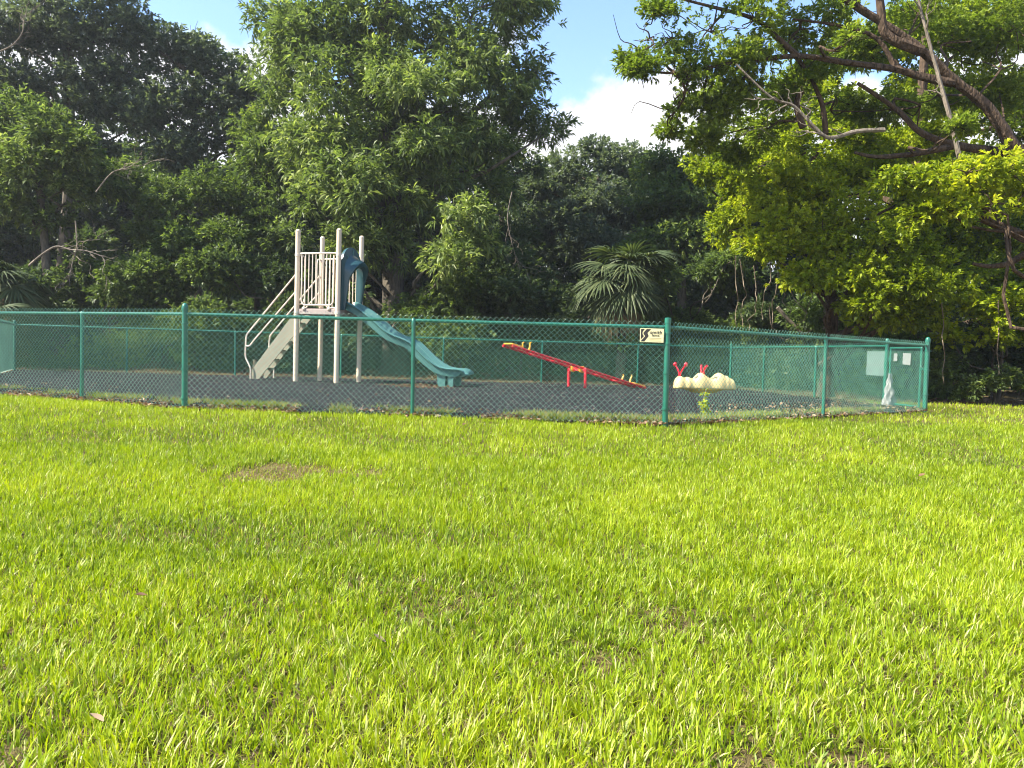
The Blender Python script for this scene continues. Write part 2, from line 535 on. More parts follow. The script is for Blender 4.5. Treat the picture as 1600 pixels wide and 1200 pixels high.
# loose rubber chips
n = 65000
yy = 9.5 + 13.4 * R.random(n) ** 1.5
xx = R.uniform(-13, 8, n)
ok = inside(xx, yy); xx = xx[ok]; yy = yy[ok]; n = len(xx)
c = np.stack([xx, yy, mulch_z(xx, yy) + 0.016], 1)
sz = R.uniform(0.012, 0.032, n)[:, None]
tet = R.normal(size=(n, 4, 3)); tet = tet / np.linalg.norm(tet, axis=2, keepdims=True)
tet[:, :, 2] *= 0.5
tet[:, 0] *= 1.6
V = (c[:, None, :] + tet * sz[:, None, :]).reshape(-1, 3)
b = np.arange(n)[:, None] * 4
F = np.concatenate([b + np.array([0, 1, 2]), b + np.array([0, 2, 3]), b + np.array([0, 3, 1]), b + np.array([1, 3, 2])])
tn = np.clip(R.random(n) ** 1.2 + 0.12 * (xx > 2) * R.random(n), 0, 1)
o = link_mesh('rubber_mulch', np_mesh('rubber_mulch', V, [F], np.repeat(tn, 4)), M['chip'])
tag(o, 'loose dark grey rubber mulch chips covering the playground', 'mulch', kind='stuff')


# ------------------------------------------------------------------ grass
def vnoise(x, y, s, seed):
    """smooth value noise 0..1"""
    g = np.random.default_rng(seed).random((64, 64))
    u = x / s + 1000.0; v = y / s + 1000.0
    iu = np.floor(u).astype(int); iv = np.floor(v).astype(int)
    fu = u - iu; fv = v - iv
    fu = fu * fu * (3 - 2 * fu); fv = fv * fv * (3 - 2 * fv)
    a = g[iu % 64, iv % 64]; b_ = g[(iu + 1) % 64, iv % 64]; c_ = g[iu % 64, (iv + 1) % 64]; d = g[(iu + 1) % 64, (iv + 1) % 64]
    return (a * (1 - fu) + b_ * fu) * (1 - fv) + (c_ * (1 - fu) + d * fu) * fv


def blades(P, az, lean, L, W, curl, tint, seg=3):
    """grass blades as thin bent strips"""
    n = len(P)
    d = np.stack([np.cos(az), np.sin(az), np.zeros(n)], 1)
    yaw = az + PI / 2 + R.normal(0, 0.5, n)
    wv = np.stack([np.cos(yaw), np.sin(yaw), R.normal(0, 0.15, n)], 1)
    cols = []
    pos = P.copy(); ang = lean.copy()
    for k in range(seg):
        t = k / seg
        ww = (W * (1 - 0.35 * t) * (0.75 if k == 0 else 1.0))[:, None] / 2
        cols += [pos - wv * ww, pos + wv * ww]
        st = (L / seg)[:, None]
        pos = pos + st * (d * np.sin(ang)[:, None] + np.array([0, 0, 1.0]) * np.cos(ang)[:, None])
        ang = ang + curl / seg
    cols.append(pos)
    m = 2 * seg + 1
    V = np.stack(cols, 1).reshape(-1, 3)
    b = np.arange(n)[:, None] * m
    Q = [b + np.array([2 * k, 2 * k + 1, 2 * k + 3, 2 * k + 2]) for k in range(seg - 1)]
    T = b + np.array([2 * seg - 2, 2 * seg - 1, 2 * seg])
    return V, Q, T, np.repeat(tint, m)


bare = ground_at(440, 737)
bare2 = ground_at(400, 716)


def lawn(n, y0, y1, seg, wmul, lmul, power=1.0):
    y = y0 + (y1 - y0) * R.random(n) ** power
    x = R.uniform(-1, 1, n) * (0.74 * y + 0.9)
    # tufts: pull a share of the blades together
    k = R.random(n) < 0.42
    q = 0.055
    cx_ = (np.floor(x / q) + 0.5) * q; cy_ = (np.floor(y / q) + 0.5) * q
    h = np.sin(cx_ * 127.1 + cy_ * 311.7) * 43758.5453; h = h - np.floor(h)
    h2 = np.sin(cx_ * 269.5 + cy_ * 183.3) * 24634.6345; h2 = h2 - np.floor(h2)
    x = np.where(k, cx_ + (h - 0.5) * q + (x - cx_) * 0.35, x); y = np.where(k, cy_ + (h2 - 0.5) * q + (y - cy_) * 0.35, y)
    lim = fence_y(x) - 0.10 + 0.09 * (vnoise(x, y, 0.25, 3) - 0.5)
    big = vnoise(x, y, 1.1, 5); mid = vnoise(x, y, 0.38, 6); fine = vnoise(x, y, 0.13, 8)
    e = np.sqrt(((x - bare.x) / 0.42) ** 2 + ((y - bare.y) / 0.30) ** 2) + 1.5 * (fine - 0.5) + 0.8 * (mid - 0.5)
    thin = np.clip((0.42 - (0.5 * mid + 0.25 * big + 0.25 * fine)) / 0.14, 0, 1) * np.clip((3.9 - y) / 0.9, 0.22, 1)
    keep = (y < lim) & (R.random(n) > thin * 0.45) & ((e > 1.0) | (R.random(n) < 0.85))
    x, y, big, mid, fine, thin, e, h = (a[keep] for a in (x, y, big, mid, fine, thin, e, h))
    n = len(x)
    P = np.stack([x, y, gz(x, y) - 0.012], 1)
    L = (0.030 + 0.045 * R.random(n) ** 1.6 + 0.04 * np.clip(mid - 0.4, 0, 1) + 0.022 * (h > 0.8)) * lmul * (1 - 0.4 * thin)
    L = np.where(e < 1.2, L * 0.55, L)
    W = (0.0030 + 0.0055 * R.random(n) ** 1.4) * wmul
    az = R.uniform(0, 2 * PI, n)
    az = np.where(R.random(n) < 0.6, h * 40 + R.normal(0, 0.8, n), az)
    lean = np.abs(R.normal(0.42, 0.36, n)) + 0.4 * thin * R.random(n)
    curl = R.normal(0.45, 0.4, n)
    tint = np.clip(0.50 + 0.26 * (big - 0.5) + 0.2 * (mid - 0.5) + R.normal(0, 0.13, n), 0.17, 0.97)
    pale_glint = R.random(n) < 0.03 + 0.07 * np.clip((5.0 - y) / 2.5, 0, 1)  # scattered pale blades: highlights put into the tint, more of them near
    tint = np.where(pale_glint, 1.0, tint)
    dry = R.random(n) < (0.05 + 0.20 * np.clip((4.8 - y) / 2.2, 0, 1) + 0.45 * thin + 0.70 * (e < 1.05))
    tint = np.where(dry, np.where(e < 1.05, R.uniform(0.05, 0.135, n), R.uniform(0.0, 0.13, n)), tint)
    W = np.where(dry, W * 0.6, W); lean = np.where(dry, lean + 0.5, lean)
    return blades(P, az, lean, L, W, curl, tint, seg)


Vs = []; Qs = []; Ts = []; tt = []; base_i = 0
for args in ((185000, 1.5, 4.2, 3, 1.0, 1.0, 0.8), (230000, 4.0, 7.2, 2, 1.1, 1.0, 0.9), (170000, 7.0, 11.0, 2, 1.35, 1.0, 1.0), (60000, 11.0, 17.6, 2, 1.8, 1.05, 1.0)):
    v_, q_, t_, a_ = lawn(*args)
    Vs.append(v_); Qs += [q + base_i for q in q_]; Ts.append(t_ + base_i); tt.append(a_)
    base_i += len(v_)
o = link_mesh('grass', np_mesh('grass', np.concatenate(Vs), Qs + Ts, np.concatenate(tt)), M['grass'])
tag(o, 'bright yellow green mown lawn grass in front of the green fence', 'grass', kind='stuff')

# weeds and dry grass along the foot of the fence
n = 46000
x = R.uniform(-9.5, 8.0, n)
y = fence_y(x) + 0.02 + np.abs(R.normal(0, 0.22, n)) + 0.75 * R.random(n) ** 3
pm = vnoise(x, y, 0.45, 21) + 0.35 * vnoise(x, y, 0.16, 22)
for wx in (-3.4, -3.0, 0.3, 0.9, 1.6, 2.4, 3.3, 3.6, 5.5):
    pm += 0.35 * np.exp(-((x - wx) / 0.28) ** 2)
keep = (pm > 0.88) & inside(x, y)
x = x[keep]; y = y[keep]; n = len(x)
P = np.stack([x, y, np.full(n, 0.0)], 1)
near = np.exp(-((y - fence_y(x)) / 0.3))
tint = np.clip(R.random(n) * (0.75 + 0.4 * vnoise(x, y, 0.5, 23)), 0, 1)
v_, q_, t_, a_ = blades(P, R.uniform(0, 2 * PI, n), np.abs(R.normal(0.5, 0.3, n)), R.uniform(0.06, 0.21, n) * (0.6 + 0.4 * near), R.uniform(0.006, 0.014, n), R.normal(0.7, 0.4, n), tint, 2)
o = link_mesh('weeds', np_mesh('weeds', v_, q_ + [t_], a_), M['weed'])
tag(o, 'scrappy green and straw weeds along the foot of the fence', 'weeds', kind='stuff')


# ------------------------------------------------------------------ leaves
def leaf_quads(P, axis, L, W, tint, up_bias=1.0, droop=0.15, fold=0.12):
    n = len(P)
    r = R.normal(size=(n, 3)) * 0.55; r[:, 2] += up_bias
    wv = unit(np.cross(axis, r))
    nv = np.cross(wv, axis)
    L = L[:, None]; W = W[:, None]
    mid = P + axis * L * 0.48
    tip = P + axis * L; tip[:, 2] -= (L[:, 0] * droop)
    V = np.stack([P, mid + wv * W / 2 + nv * W * fold, tip, mid - wv * W / 2 + nv * W * fold], 1).reshape(-1, 3)
    F = np.arange(n)[:, None] * 4 + np.array([0, 1, 2, 3])
    return V, F, np.repeat(tint, 4)


def litter(name, label, x, y, z, size, tlo, thi):
    n = len(x)
    a = R.uniform(0, 2 * PI, n)
    ax = unit(np.stack([np.cos(a), np.sin(a), R.normal(0, 0.25, n)], 1))
    v_, f_, t_ = leaf_quads(np.stack([x, y, z], 1), ax, size * R.uniform(0.6, 1.3, n), size * R.uniform(0.3, 0.6, n), R.uniform(tlo, thi, n), 1.0, 0.0, 0.25)
    o = link_mesh(name, np_mesh(name, v_, [f_], t_), M['litter'])
    return tag(o, label, 'leaf litter', kind='stuff')


n = 5200
x = R.uniform(-9, 8.0, n); dy = np.abs(R.normal(0, 0.10, n)) + (R.random(n) < np.where(x > 3, 0.6, 0.05)) * R.random(n) ** 2 * 2.6
y = fence_y(x) - 0.07 + dy
ok = (vnoise(x, y, 0.6, 31) + 0.25 * (x > 3) > 0.42) & (x < 7.6)
x, y = x[ok], y[ok]
litter('leaf_litter', 'dry brown leaves lying along the foot of the front fence', x, y, np.where(dy[ok] < 0.1, 0.012, 0.045) + 0.02 * R.random(len(x)), 0.075, 0, 1)
n = 500
x = R.normal(-2.1, 0.42, n); y = R.normal(17.6, 0.35, n)
litter('leaf_litter', 'patch of reddish brown wood bits on the mulch below the slide end', x, y, mulch_z(x, y) + 0.03, 0.06, 0.2, 0.8)
n = 5000
x = R.uniform(-16, 14, n); y = np.where(x < 7, 20.5 + (x + 13.3) * 0.121 + 0.4, 17.5) + 9 * R.random(n) ** 1.5
litter('forest_litter', 'brown fallen leaves on the floor of the wood behind the fence', x, y, np.full(n, 0.02), 0.11, 0, 0.6)


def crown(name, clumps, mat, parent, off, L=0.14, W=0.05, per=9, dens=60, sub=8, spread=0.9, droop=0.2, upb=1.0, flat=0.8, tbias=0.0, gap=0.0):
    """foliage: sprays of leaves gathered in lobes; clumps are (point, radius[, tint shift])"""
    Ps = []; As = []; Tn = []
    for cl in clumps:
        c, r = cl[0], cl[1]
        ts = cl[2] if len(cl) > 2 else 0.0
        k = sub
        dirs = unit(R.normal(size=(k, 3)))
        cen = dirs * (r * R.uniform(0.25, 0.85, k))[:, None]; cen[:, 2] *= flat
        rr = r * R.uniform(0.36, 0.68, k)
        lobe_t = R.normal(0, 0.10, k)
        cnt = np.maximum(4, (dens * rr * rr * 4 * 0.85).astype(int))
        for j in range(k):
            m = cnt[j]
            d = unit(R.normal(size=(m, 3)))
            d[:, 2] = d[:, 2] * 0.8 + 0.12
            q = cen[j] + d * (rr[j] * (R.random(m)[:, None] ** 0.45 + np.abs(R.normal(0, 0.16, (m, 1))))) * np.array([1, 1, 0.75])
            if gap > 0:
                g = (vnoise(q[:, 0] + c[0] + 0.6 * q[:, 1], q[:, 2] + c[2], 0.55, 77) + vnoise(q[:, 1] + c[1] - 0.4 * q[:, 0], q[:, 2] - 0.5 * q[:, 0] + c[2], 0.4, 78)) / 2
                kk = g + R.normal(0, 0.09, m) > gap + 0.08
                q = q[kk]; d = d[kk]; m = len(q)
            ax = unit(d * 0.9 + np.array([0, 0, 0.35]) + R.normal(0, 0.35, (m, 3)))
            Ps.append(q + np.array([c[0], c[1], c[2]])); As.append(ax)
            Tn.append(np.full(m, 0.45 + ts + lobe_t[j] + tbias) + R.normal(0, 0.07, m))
    P = np.concatenate(Ps); A = np.concatenate(As); T = np.concatenate(Tn)
    m = len(P)
    P = np.repeat(P, per, 0); A = np.repeat(A, per, 0); T = np.repeat(T, per)
    N = len(P)
    side = unit(np.cross(A, R.normal(size=(N, 3))))
    th = R.uniform(0.3, 1.0, N)[:, None] * spread
    ax = unit(A * np.cos(th) + side * np.sin(th) + np.array([0, 0, -0.12]))
    step = np.tile(np.arange(per) / per, m)[:, None]
    P = P + A * step * L * 0.8 + R.normal(0, L * 0.12, (N, 3))
    LL = L * R.uniform(0.6, 1.25, N)
    T = np.clip(T + R.normal(0, 0.15, N) + (R.random(N) < 0.02) * 0.3, 0, 1)
    v_, f_, t_ = leaf_quads(P - np.array(off), ax, LL, W * R.uniform(0.7, 1.2, N), T, upb, droop)
    return link_mesh(name, np_mesh(name, v_, [f_], t_), mat, parent)


def wander(a, b, k=4, amp=0.12, sag=0.0):
    a = Vector(a); b = Vector(b)
    L = (b - a).length
    pts = []
    for i_ in range(k + 1):
        t = i_ / k
        p = a.lerp(b, t)
        if 0 < i_ < k:
            p += Vector((random.gauss(0, 1), random.gauss(0, 1), random.gauss(0, 0.7))) * (amp * L * 0.5)
        p.z -= sag * math.sin(PI * t)
        pts.append(p)
    return smooth_path(pts, 3)


def taper(n_, r0, r1):
    return [r0 + (r1 - r0) * (i_ / max(1, n_ - 1)) for i_ in range(n_)]


def tree(name, label, trunk, r0, r1, clumps, leafm, bark, cat='tree', group=None, limbs=True, twigs=5, extra=None, stem_name='trunk', crown_name='crown', **kw):
    """trunk: world points from the ground up; clumps: (world point, radius[, tint])"""
    base = Vector(trunk[0]); base.z = float(gz(base.x, base.y))
    root = thing(name, label, cat, base, 0, group)
    mb = MB()
    tp = smooth_path(trunk, 5)
    rr = taper(len(tp), r0, r1)
    rr[0] *= 1.45
    if len(rr) > 3: rr[1] *= 1.15
    mb.tube(tp, rr, 10, jit=0.07)
    for e_pts, ea, eb in (extra or []):
        sp = smooth_path(e_pts, 4)
        mb.tube(sp, taper(len(sp), ea, eb), 8, jit=0.09)
    for cl in clumps:
        c = Vector(cl[0]); r = cl[1]
        if not limbs and extra:
            cand = [p for e in extra for p in smooth_path(e[0], 4)]
            bp = min(cand, key=lambda p: (p - c).length)
            if (bp - c).length < 4.5:
                pth = wander(bp, c, 4, 0.2)
                mb.tube(pth, taper(len(pth), 0.035, 0.010), 5)
                for _ in range(2):
                    q = wander(pth[len(pth) // 2], c + Vector((random.gauss(0, r), random.gauss(0, r), random.gauss(0, r * .6))), 3, 0.2)
                    mb.tube(q, taper(len(q), 0.018, 0.005), 4)
        if limbs:
            best = min(tp, key=lambda p: (abs((c.z - 0.7 * (Vector((c.x - p.x, c.y - p.y))).length) - p.z), p.z))
            th = max(0.02, min(r0 * 0.45, 0.03 + 0.018 * (c - best).length))
            pth = wander(best, c, 4, 0.16)
            mb.tube(pth, taper(len(pth), th, 0.015), 6)
        for _ in range(twigs):
            d = Vector((random.gauss(0, 1), random.gauss(0, 1), random.gauss(0.2, 0.8))).normalized() * r * random.uniform(0.6, 0.95)
            pth = wander(c, c + d, 3, 0.2)
            mb.tube(pth, taper(len(pth), 0.016, 0.005), 4)
    mb.build(stem_name, bark, root, True, base)
    crown(crown_name, clumps, leafm, root, base, **kw)
    return root


def cl(lst):
    """(px, py, radius px, Y[, tint]) -> clumps"""
    o_ = []
    for a in lst:
        px, py, r, Y_ = a[:4]
        o_.append((at(px, py, Y_), r * Y_ / FPX, a[4] if len(a) > 4 else 0.0))
    return o_


def trunk_at(px, Y_, tops, z0=-0.05):
    """ground point below column px, then the (px, py) points at the same distance"""
    b = at(px, 590, Y_)
    return [Vector((b.x, b.y, z0))] + [at(a, b_, Y_) for a, b_ in tops]


# ------------------------------------------------------------------ fence
PIT = 0.072


def wire_panel(A, B, out_n, z0, h, r=0.0022, sides=4, off=0.028):
    """woven zigzag wires between two ground points"""
    A = np.array(A, float); B = np.array(B, float)
    L = np.linalg.norm(B - A); d = (B - A) / L
    nw = int(L / (PIT / 2)); nw -= nw % 2
    px = L / nw
    nj = int(round(h / (PIT / 2))); nj += (nj % 2)
    pz = h / nj
    k = np.arange(nw)[:, None]; j = np.arange(nj + 1)[None, :]
    u = (k + ((j + k) % 2)) * px
    z = z0 + j * pz + 0 * k
    dep = off + r * 1.1 * np.where((j + k) % 2 == 0, 1, -1) + 0.004 * np.sin(u * 2.1) * np.sin(z * 5)
    cx_ = A[0] + d[0] * u + out_n[0] * dep; cy_ = A[1] + d[1] * u + out_n[1] * dep
    Cc = np.stack([cx_, cy_, z], -1)
    ring_ = []
    for s_ in range(sides):
        t = 2 * PI * s_ / sides + PI / 4
        ring_.append(Cc + np.array([d[0] * math.cos(t) * r * 1.2 + out_n[0] * math.sin(t) * r, d[1] * math.cos(t) * r * 1.2 + out_n[1] * math.sin(t) * r, 0]))
    V = np.stack(ring_, 2)  # nw, nj+1, sides, 3
    idx = np.arange(nw * (nj + 1) * sides).reshape(nw, nj + 1, sides)
    F = []
    for s_ in range(sides):
        t = (s_ + 1) % sides
        F.append(np.stack([idx[:, :-1, s_], idx[:, :-1, t], idx[:, 1:, t], idx[:, 1:, s_]], -1).reshape(-1, 4))
    return V.reshape(-1, 3), np.concatenate(F)


H = 1.215


def post(x, y, h, r, root, base, cap='dome', bands=()):
    lx, ly = random.uniform(-.014, .014), random.uniform(-.014, .014)
    mb = MB(); mb.tube([(x, y, -0.06), (x + lx, y + ly, h)], r, 14)
    x0, y0 = x, y; x += lx; y += ly
    p = mb.build('post', M['fence'], root, True, base)
    c = MB()
    if cap == 'dome':
        c.lathe([(r * 1.12, -0.035), (r * 1.14, 0.0), (r * 1.1, 0.02), (r * 0.85, 0.045), (r * 0.45, 0.06), (0.003, 0.066)], (x, y, h), 14)
    elif cap == 'flat':
        c.lathe([(r * 1.12, -0.05), (r * 1.13, 0.0), (r * 1.13, 0.008), (r * 0.95, 0.014), (0.003, 0.017)], (x, y, h), 14)
    else:
        c.lathe([(r * 1.15, -0.05), (r * 1.2, -0.01), (r * 0.9, 0.03), (0.003, 0.045)], (x, y, h), 12)
    c.build('post_cap', M['fence'], p, True, base)
    for zb in bands:
        b_ = MB(); b_.lathe([(r * 1.02, 0), (r * 1.10, 0.002), (r * 1.10, 0.022), (r * 1.02, 0.024)], (x, y, zb), 14)
        b_.box((x + r * 1.2, y - 0.006, zb + 0.012), (r * 0.9, 0.012, 0.02), None, 0.002)
        b_.build('tension_band', M['fence'], p, True, base)
    return p


def run(label, pts, posts, sides=4, group='runs of green chain link fence'):
    """pts: line of ground points; posts: {index: (height, radius, cap, bands)}"""
    base = Vector((pts[0][0], pts[0][1], 0))
    root = thing('chain_link_fence', label, 'fence', base, 0, group)
    for k_, (h, r, cap, bands) in posts.items():
        post(pts[k_][0], pts[k_][1], h, r, root, base, cap, bands)
    for k_ in range(len(pts) - 1):
        A = np.array(pts[k_], float); B = np.array(pts[k_ + 1], float)
        d = (B - A) / np.linalg.norm(B - A)
        nrm = np.array([d[1], -d[0]])       # to the right of travel = outside when going left to right in front
        mb = MB()
        mb.tube([(A[0] + d[0] * 0.015, A[1] + d[1] * 0.015, H), (B[0] - d[0] * 0.015, B[1] - d[1] * 0.015, H)], 0.021, 10)
        rail_mb = mb
        v_, f_ = wire_panel(A + d * 0.03, B - d * 0.03, nrm, 0.02, H + 0.07 - 0.02, sides=sides)
        link_mesh('wire_mesh', np_mesh('wire_mesh', v_ - np.array(base), [f_]), M['wire'], root)
        for t in np.arange(0.3, np.linalg.norm(B - A), 0.6):
            p = A + d * t
            loop = [(p[0] + nrm[0] * 0.027 * math.cos(a), p[1] + nrm[1] * 0.027 * math.cos(a), H + 0.025 * math.sin(a)) for a in np.linspace(0, 2 * PI, 9)]
            rail_mb.tube(loop, 0.003, 4)
        rail_mb.build('top_rail', M['fence'], root, True, base)
    return root


LINE = (H - 0.01, 0.025, 'loop', ())
TERM = (H + 0.085, 0.034, 'dome', (0.15, 1.05))
bl = np.array([-13.3, 20.5]); br = np.array([6.5, 22.9])
backp = [tuple(bl + (br - bl) * t) for t in np.linspace(0, 1, 8)]
run('front left stretch of green chain link fence from domed post to left edge', [(-11.5, 13.35), (-8.5, 11.9), (-6.0, 10.7), (-4.19, 9.83)], {0: TERM, 1: LINE, 2: LINE, 3: (H + 0.075, 0.036, 'dome', (0.12, 0.5, 0.8, 1.08))})
run('front middle stretch of green chain link fence carrying the small cream sign', [(-4.19, 9.83), (-1.25, 9.7), (1.9, 9.45)], {1: LINE, 2: (H + 0.10, 0.036, 'flat', (0.2, 0.64, 1.0, 1.13))})
run('front right stretch of green chain link fence slanting back past the cream spring rider', [(1.9, 9.45), (4.81, 11.82), (7.6, 14.1)], {1: LINE, 2: (H + 0.09, 0.040, 'dome', (0.3, 0.75, 1.1))})
run('far stretch of green chain link fence along the back of the mulch', [tuple(p) for p in reversed(backp)], {k_: LINE for k_ in range(1, 7)} | {0: (H + 0.06, 0.032, 'dome', ()), 7: (H + 0.06, 0.032, 'dome', ())}, sides=3)
run('right side stretch of green chain link fence between far corner and gate', [(7.5, 15.45), (7.14, 18.1), (6.78, 20.75), (6.5, 22.9)], {0: (H + 0.09, 0.036, 'dome', (0.3, 0.9)), 1: LINE, 2: LINE}, sides=3)
run('left side stretch of green chain link fence at the far left edge', [(-13.3, 20.5), (-11.47, 17.05), (-11.5, 13.35)], {1: LINE}, sides=3)

# gate
gA = np.array([7.515, 15.36]); gB = np.array([7.595, 14.22])
gd = (gB - gA) / np.linalg.norm(gB - gA); gn = np.array([-gd[1], gd[0]])
gbase = Vector((gA[0], gA[1], 0))
gate = thing('fence_gate', 'narrow green chain link gate beside the right corner post', 'gate', gbase)
fa = gA + gd * 0.05; fb = gB - gd * 0.07
mb = MB()
loop = [(fa[0], fa[1], 0.07), (fa[0], fa[1], H - 0.045), (fb[0], fb[1], H - 0.045), (fb[0], fb[1], 0.07)]
for a in range(4):
    mb.tube([loop[a], loop[(a + 1) % 4]], 0.021, 10)
for p in loop: mb.ball(p, 0.023, 10, 6)
mb.build('gate_frame', M['fence'], gate, True, gbase)
v_, f_ = wire_panel(fa, fb, gn, 0.06, H - 0.09, sides=3, off=0.02)
link_mesh('wire_mesh', np_mesh('wire_mesh', v_ - np.array(gbase), [f_]), M['wire'], gate)
for zz in (0.28, 0.95):
    mb = MB(); q = (gA + fa) / 2
    mb.box((q[0], q[1], zz), (0.02, 0.11, 0.06), None, 0.006); mb.lathe([(0.029, -0.03), (0.029, 0.03)], (fa[0], fa[1], zz), 12)
    mb.build('hinge', M['fence'], gate, True, gbase)
mb = MB(); q = (gB + fb) / 2
mb.box((q[0], q[1], 0.78), (0.03, 0.12, 0.035), None, 0.006); mb.lathe([(0.03, -0.04), (0.03, 0.04)], (fb[0], fb[1], 0.78), 12)
mb.tube([(fb[0] - 0.02, fb[1], 0.76), (q[0] - 0.03, q[1], 0.85), (gB[0] - 0.03, gB[1], 0.80)], 0.008, 6)
mb.build('latch', M['fence'], gate, True, gbase)


def plate(name, label, cat, c, d, wdt, hgt, mat, thick=0.004, tilt=0.0):
    """thin board, centre c, along direction d on plan"""
    root_o = None
    R3 = Matrix.Rotation(math.atan2(d[1], d[0]), 3, 'Z') @ Matrix.Rotation(tilt, 3, 'Y')
    mb = MB(); mb.box((0, 0, 0), (wdt, thick, hgt), None, 0.0015)
    o_ = mb.build(name, mat, None, False)
    o_.location = c; o_.rotation_euler = R3.to_euler()
    return tag(o_, label, cat)


p = gA + gd * 0.28 - gn * 0.012
plate('notice', 'smaller white notice hung high on the gate mesh by its hinge side', 'notice', (p[0] - 0.02, p[1], 0.99), gd, 0.12, 0.15, M['white'])
p = gA + gd * 0.66 - gn * 0.012
plate('notice', 'larger white square notice hung high in the middle of the gate mesh', 'notice', (p[0] - 0.02, p[1], 0.96), gd, 0.26, 0.22, M['white'], tilt=0.03)
dd = np.array([7.14 - 7.5, 18.1 - 15.45]); dd /= np.linalg.norm(dd)
p = np.array([7.5, 15.45]) + dd * 0.42
plate('notice', 'tall pale grey board on the mesh just left of the gate post', 'notice', (p[0] + 0.045, p[1], 0.86), dd, 0.62, 0.5, M['greyboard'])

# crumpled white bag wedged by the gate hinge
rows = []
for a in np.linspace(0, 1, 15):
    rr_ = 0.035 + 0.10 * (1 - a) ** 1.5
    row = []
    for b_ in np.linspace(0, 2 * PI, 17)[:-1]:
        k_ = 1 + 0.35 * math.sin(b_ * 3 + a * 9) + 0.2 * math.sin(b_ * 5 - a * 14)
        row.append((math.cos(b_) * rr_ * k_, math.sin(b_) * rr_ * k_ * 0.8, a * 0.66 + 0.01 * math.sin(b_ * 4)))
    rows.append(row)
mb = MB(); mb.grid(rows, True); mb.f.append(tuple(range(len(rows) * 16 - 16, len(rows) * 16)))
o = mb.build('plastic_bag', M['white'], None, True)
o.location = (7.43, 15.12, 0.0); tag(o, 'tall crumpled white plastic bag standing behind the gate mesh', 'bag')

# ------------------------------------------------------------------ fence sign
sc_ = at(1016, 524.5, 9.46 + 0.07)
SW, SH = 0.286, 0.168
sdir = Vector((1.9 + 1.25, 9.45 - 9.7, 0)).normalized()
sroot = thing('fence_sign', 'small cream sign with dark S shape fixed to the front fence', 'sign', (sc_.x, 9.4675 - 0.052, sc_.z), math.atan2(sdir.y, sdir.x))
mb = MB(); mb.box((0, 0, 0), (SW, 0.004, SH), None, 0.0015); mb.build('board', M['sign'], sroot, False)
yq = -0.0035


def flat(name, outline, mat, root, t=0.0012, y0=-0.0025):
    mb = MB(); n_ = len(outline)
    vs_ = [(x_, y0, z_) for x_, z_ in outline] + [(x_, y0 - t, z_) for x_, z_ in outline]
    fs_ = [tuple(range(n_)), tuple(reversed(range(n_, 2 * n_)))] + [(a, n_ + a, n_ + (a + 1) % n_, (a + 1) % n_) for a in range(n_)]
    mb.add(vs_, fs_)
    return mb.build(name, mat, root, False)


def zp(x_, y_):
    """zoomed photo reading of the board -> board metres"""
    return ((x_ - 290) / 288 * SW, (316 - y_) / 170 * SH)


flat('emblem', [zp(*p) for p in ((225, 238), (278, 238), (236, 282), (236, 296), (247, 312), (247, 330), (200, 392), (153, 392), (205, 330), (205, 322), (186, 302), (186, 284))], M['ink'], sroot)
flat('emblem', [zp(*p) for p in ((154, 238), (200, 238), (174, 275), (174, 300), (190, 322), (190, 332), (154, 370))], M['ink'], sroot)


def lettering(txt, size, x_, z_, mat, name, bold=0.0):
    cu = bpy.data.curves.new(name, 'FONT'); cu.body = txt; cu.size = size; cu.extrude = 0.0006; cu.offset = bold
    cu.align_x = 'LEFT'; cu.space_character = 1.08
    tmp = bpy.data.objects.new(name, cu); C.objects.link(tmp)
    dg = bpy.context.evaluated_depsgraph_get()
    me = bpy.data.meshes.new_from_object(tmp.evaluated_get(dg))
    bpy.data.objects.remove(tmp)
    me.transform(Matrix.Translation((x_, -0.0035, z_)) @ Matrix.Rotation(PI / 2, 4, 'X'))
    me.materials.clear()
    return link_mesh(name, me, mat, sroot)


lettering('smith', 0.062, *zp(266, 297), M['ink'], 'lettering', 0.0010)
lettering('fence', 0.040, *zp(288, 328), M['ink'], 'lettering', 0.0004)
for a, b_ in ((345, 250), (362, 262), (378, 256)):
    flat('fine_print', [zp(b_, a), zp(405, a), zp(405, a + 6), zp(b_, a + 6)], M['faint'], sroot)

# ------------------------------------------------------------------ play tower
TH = rad(-17)
tower = thing('play_tower', 'beige steel play tower with stairs and a teal slide on the dark mulch', 'play tower', (-5.11, 18.1, 0.0), TH)
T = 1.08           # deck side; local x to the right, y away
ZD = 1.76          # deck top
PH = 3.54
for (x, y, h) in ((0, 0, PH), (T, 0, PH), (0, T, PH), (T, T, PH)):
    mb = MB(); mb.tube([(x, y, -0.1), (x, y, h)], 0.058, 18)
    p = mb.build('post', M['beige'], tower)
    c_ = MB(); c_.lathe([(0.0585, 0), (0.060, 0.004), (0.060, 0.02), (0.050, 0.045), (0.03, 0.06), (0.003, 0.066)], (x, y, h - 0.01), 18)
    c_.build('post_cap', M['beige'], p)
    for zc in (ZD - 0.10, 2.99):
        c_ = MB(); c_.lathe([(0.059, -0.03), (0.066, -0.028), (0.066, 0.028), (0.059, 0.03)], (x, y, zc), 18); c_.build('clamp_collar', M['rail'], p)
mb = MB(); mb.box((T / 2, T / 2, ZD - 0.02), (T - 0.05, T - 0.05, 0.04), None, 0.006)
deck = mb.build('deck', M['deck'], tower, False)
mb = MB()
for y in (0.0, T):
    mb.box((T / 2, y, ZD - 0.085), (T - 0.12, 0.04, 0.125), None, 0.006)
for x in (0.0, T):
    mb.box((x, T / 2, ZD - 0.085), (0.04, T - 0.12, 0.125), None, 0.006)
mb.build('deck_edge', paint('mauve_brown_deck_edge', (0.34, 0.28, 0.25), 0.55, 0.1, 5), tower, False)
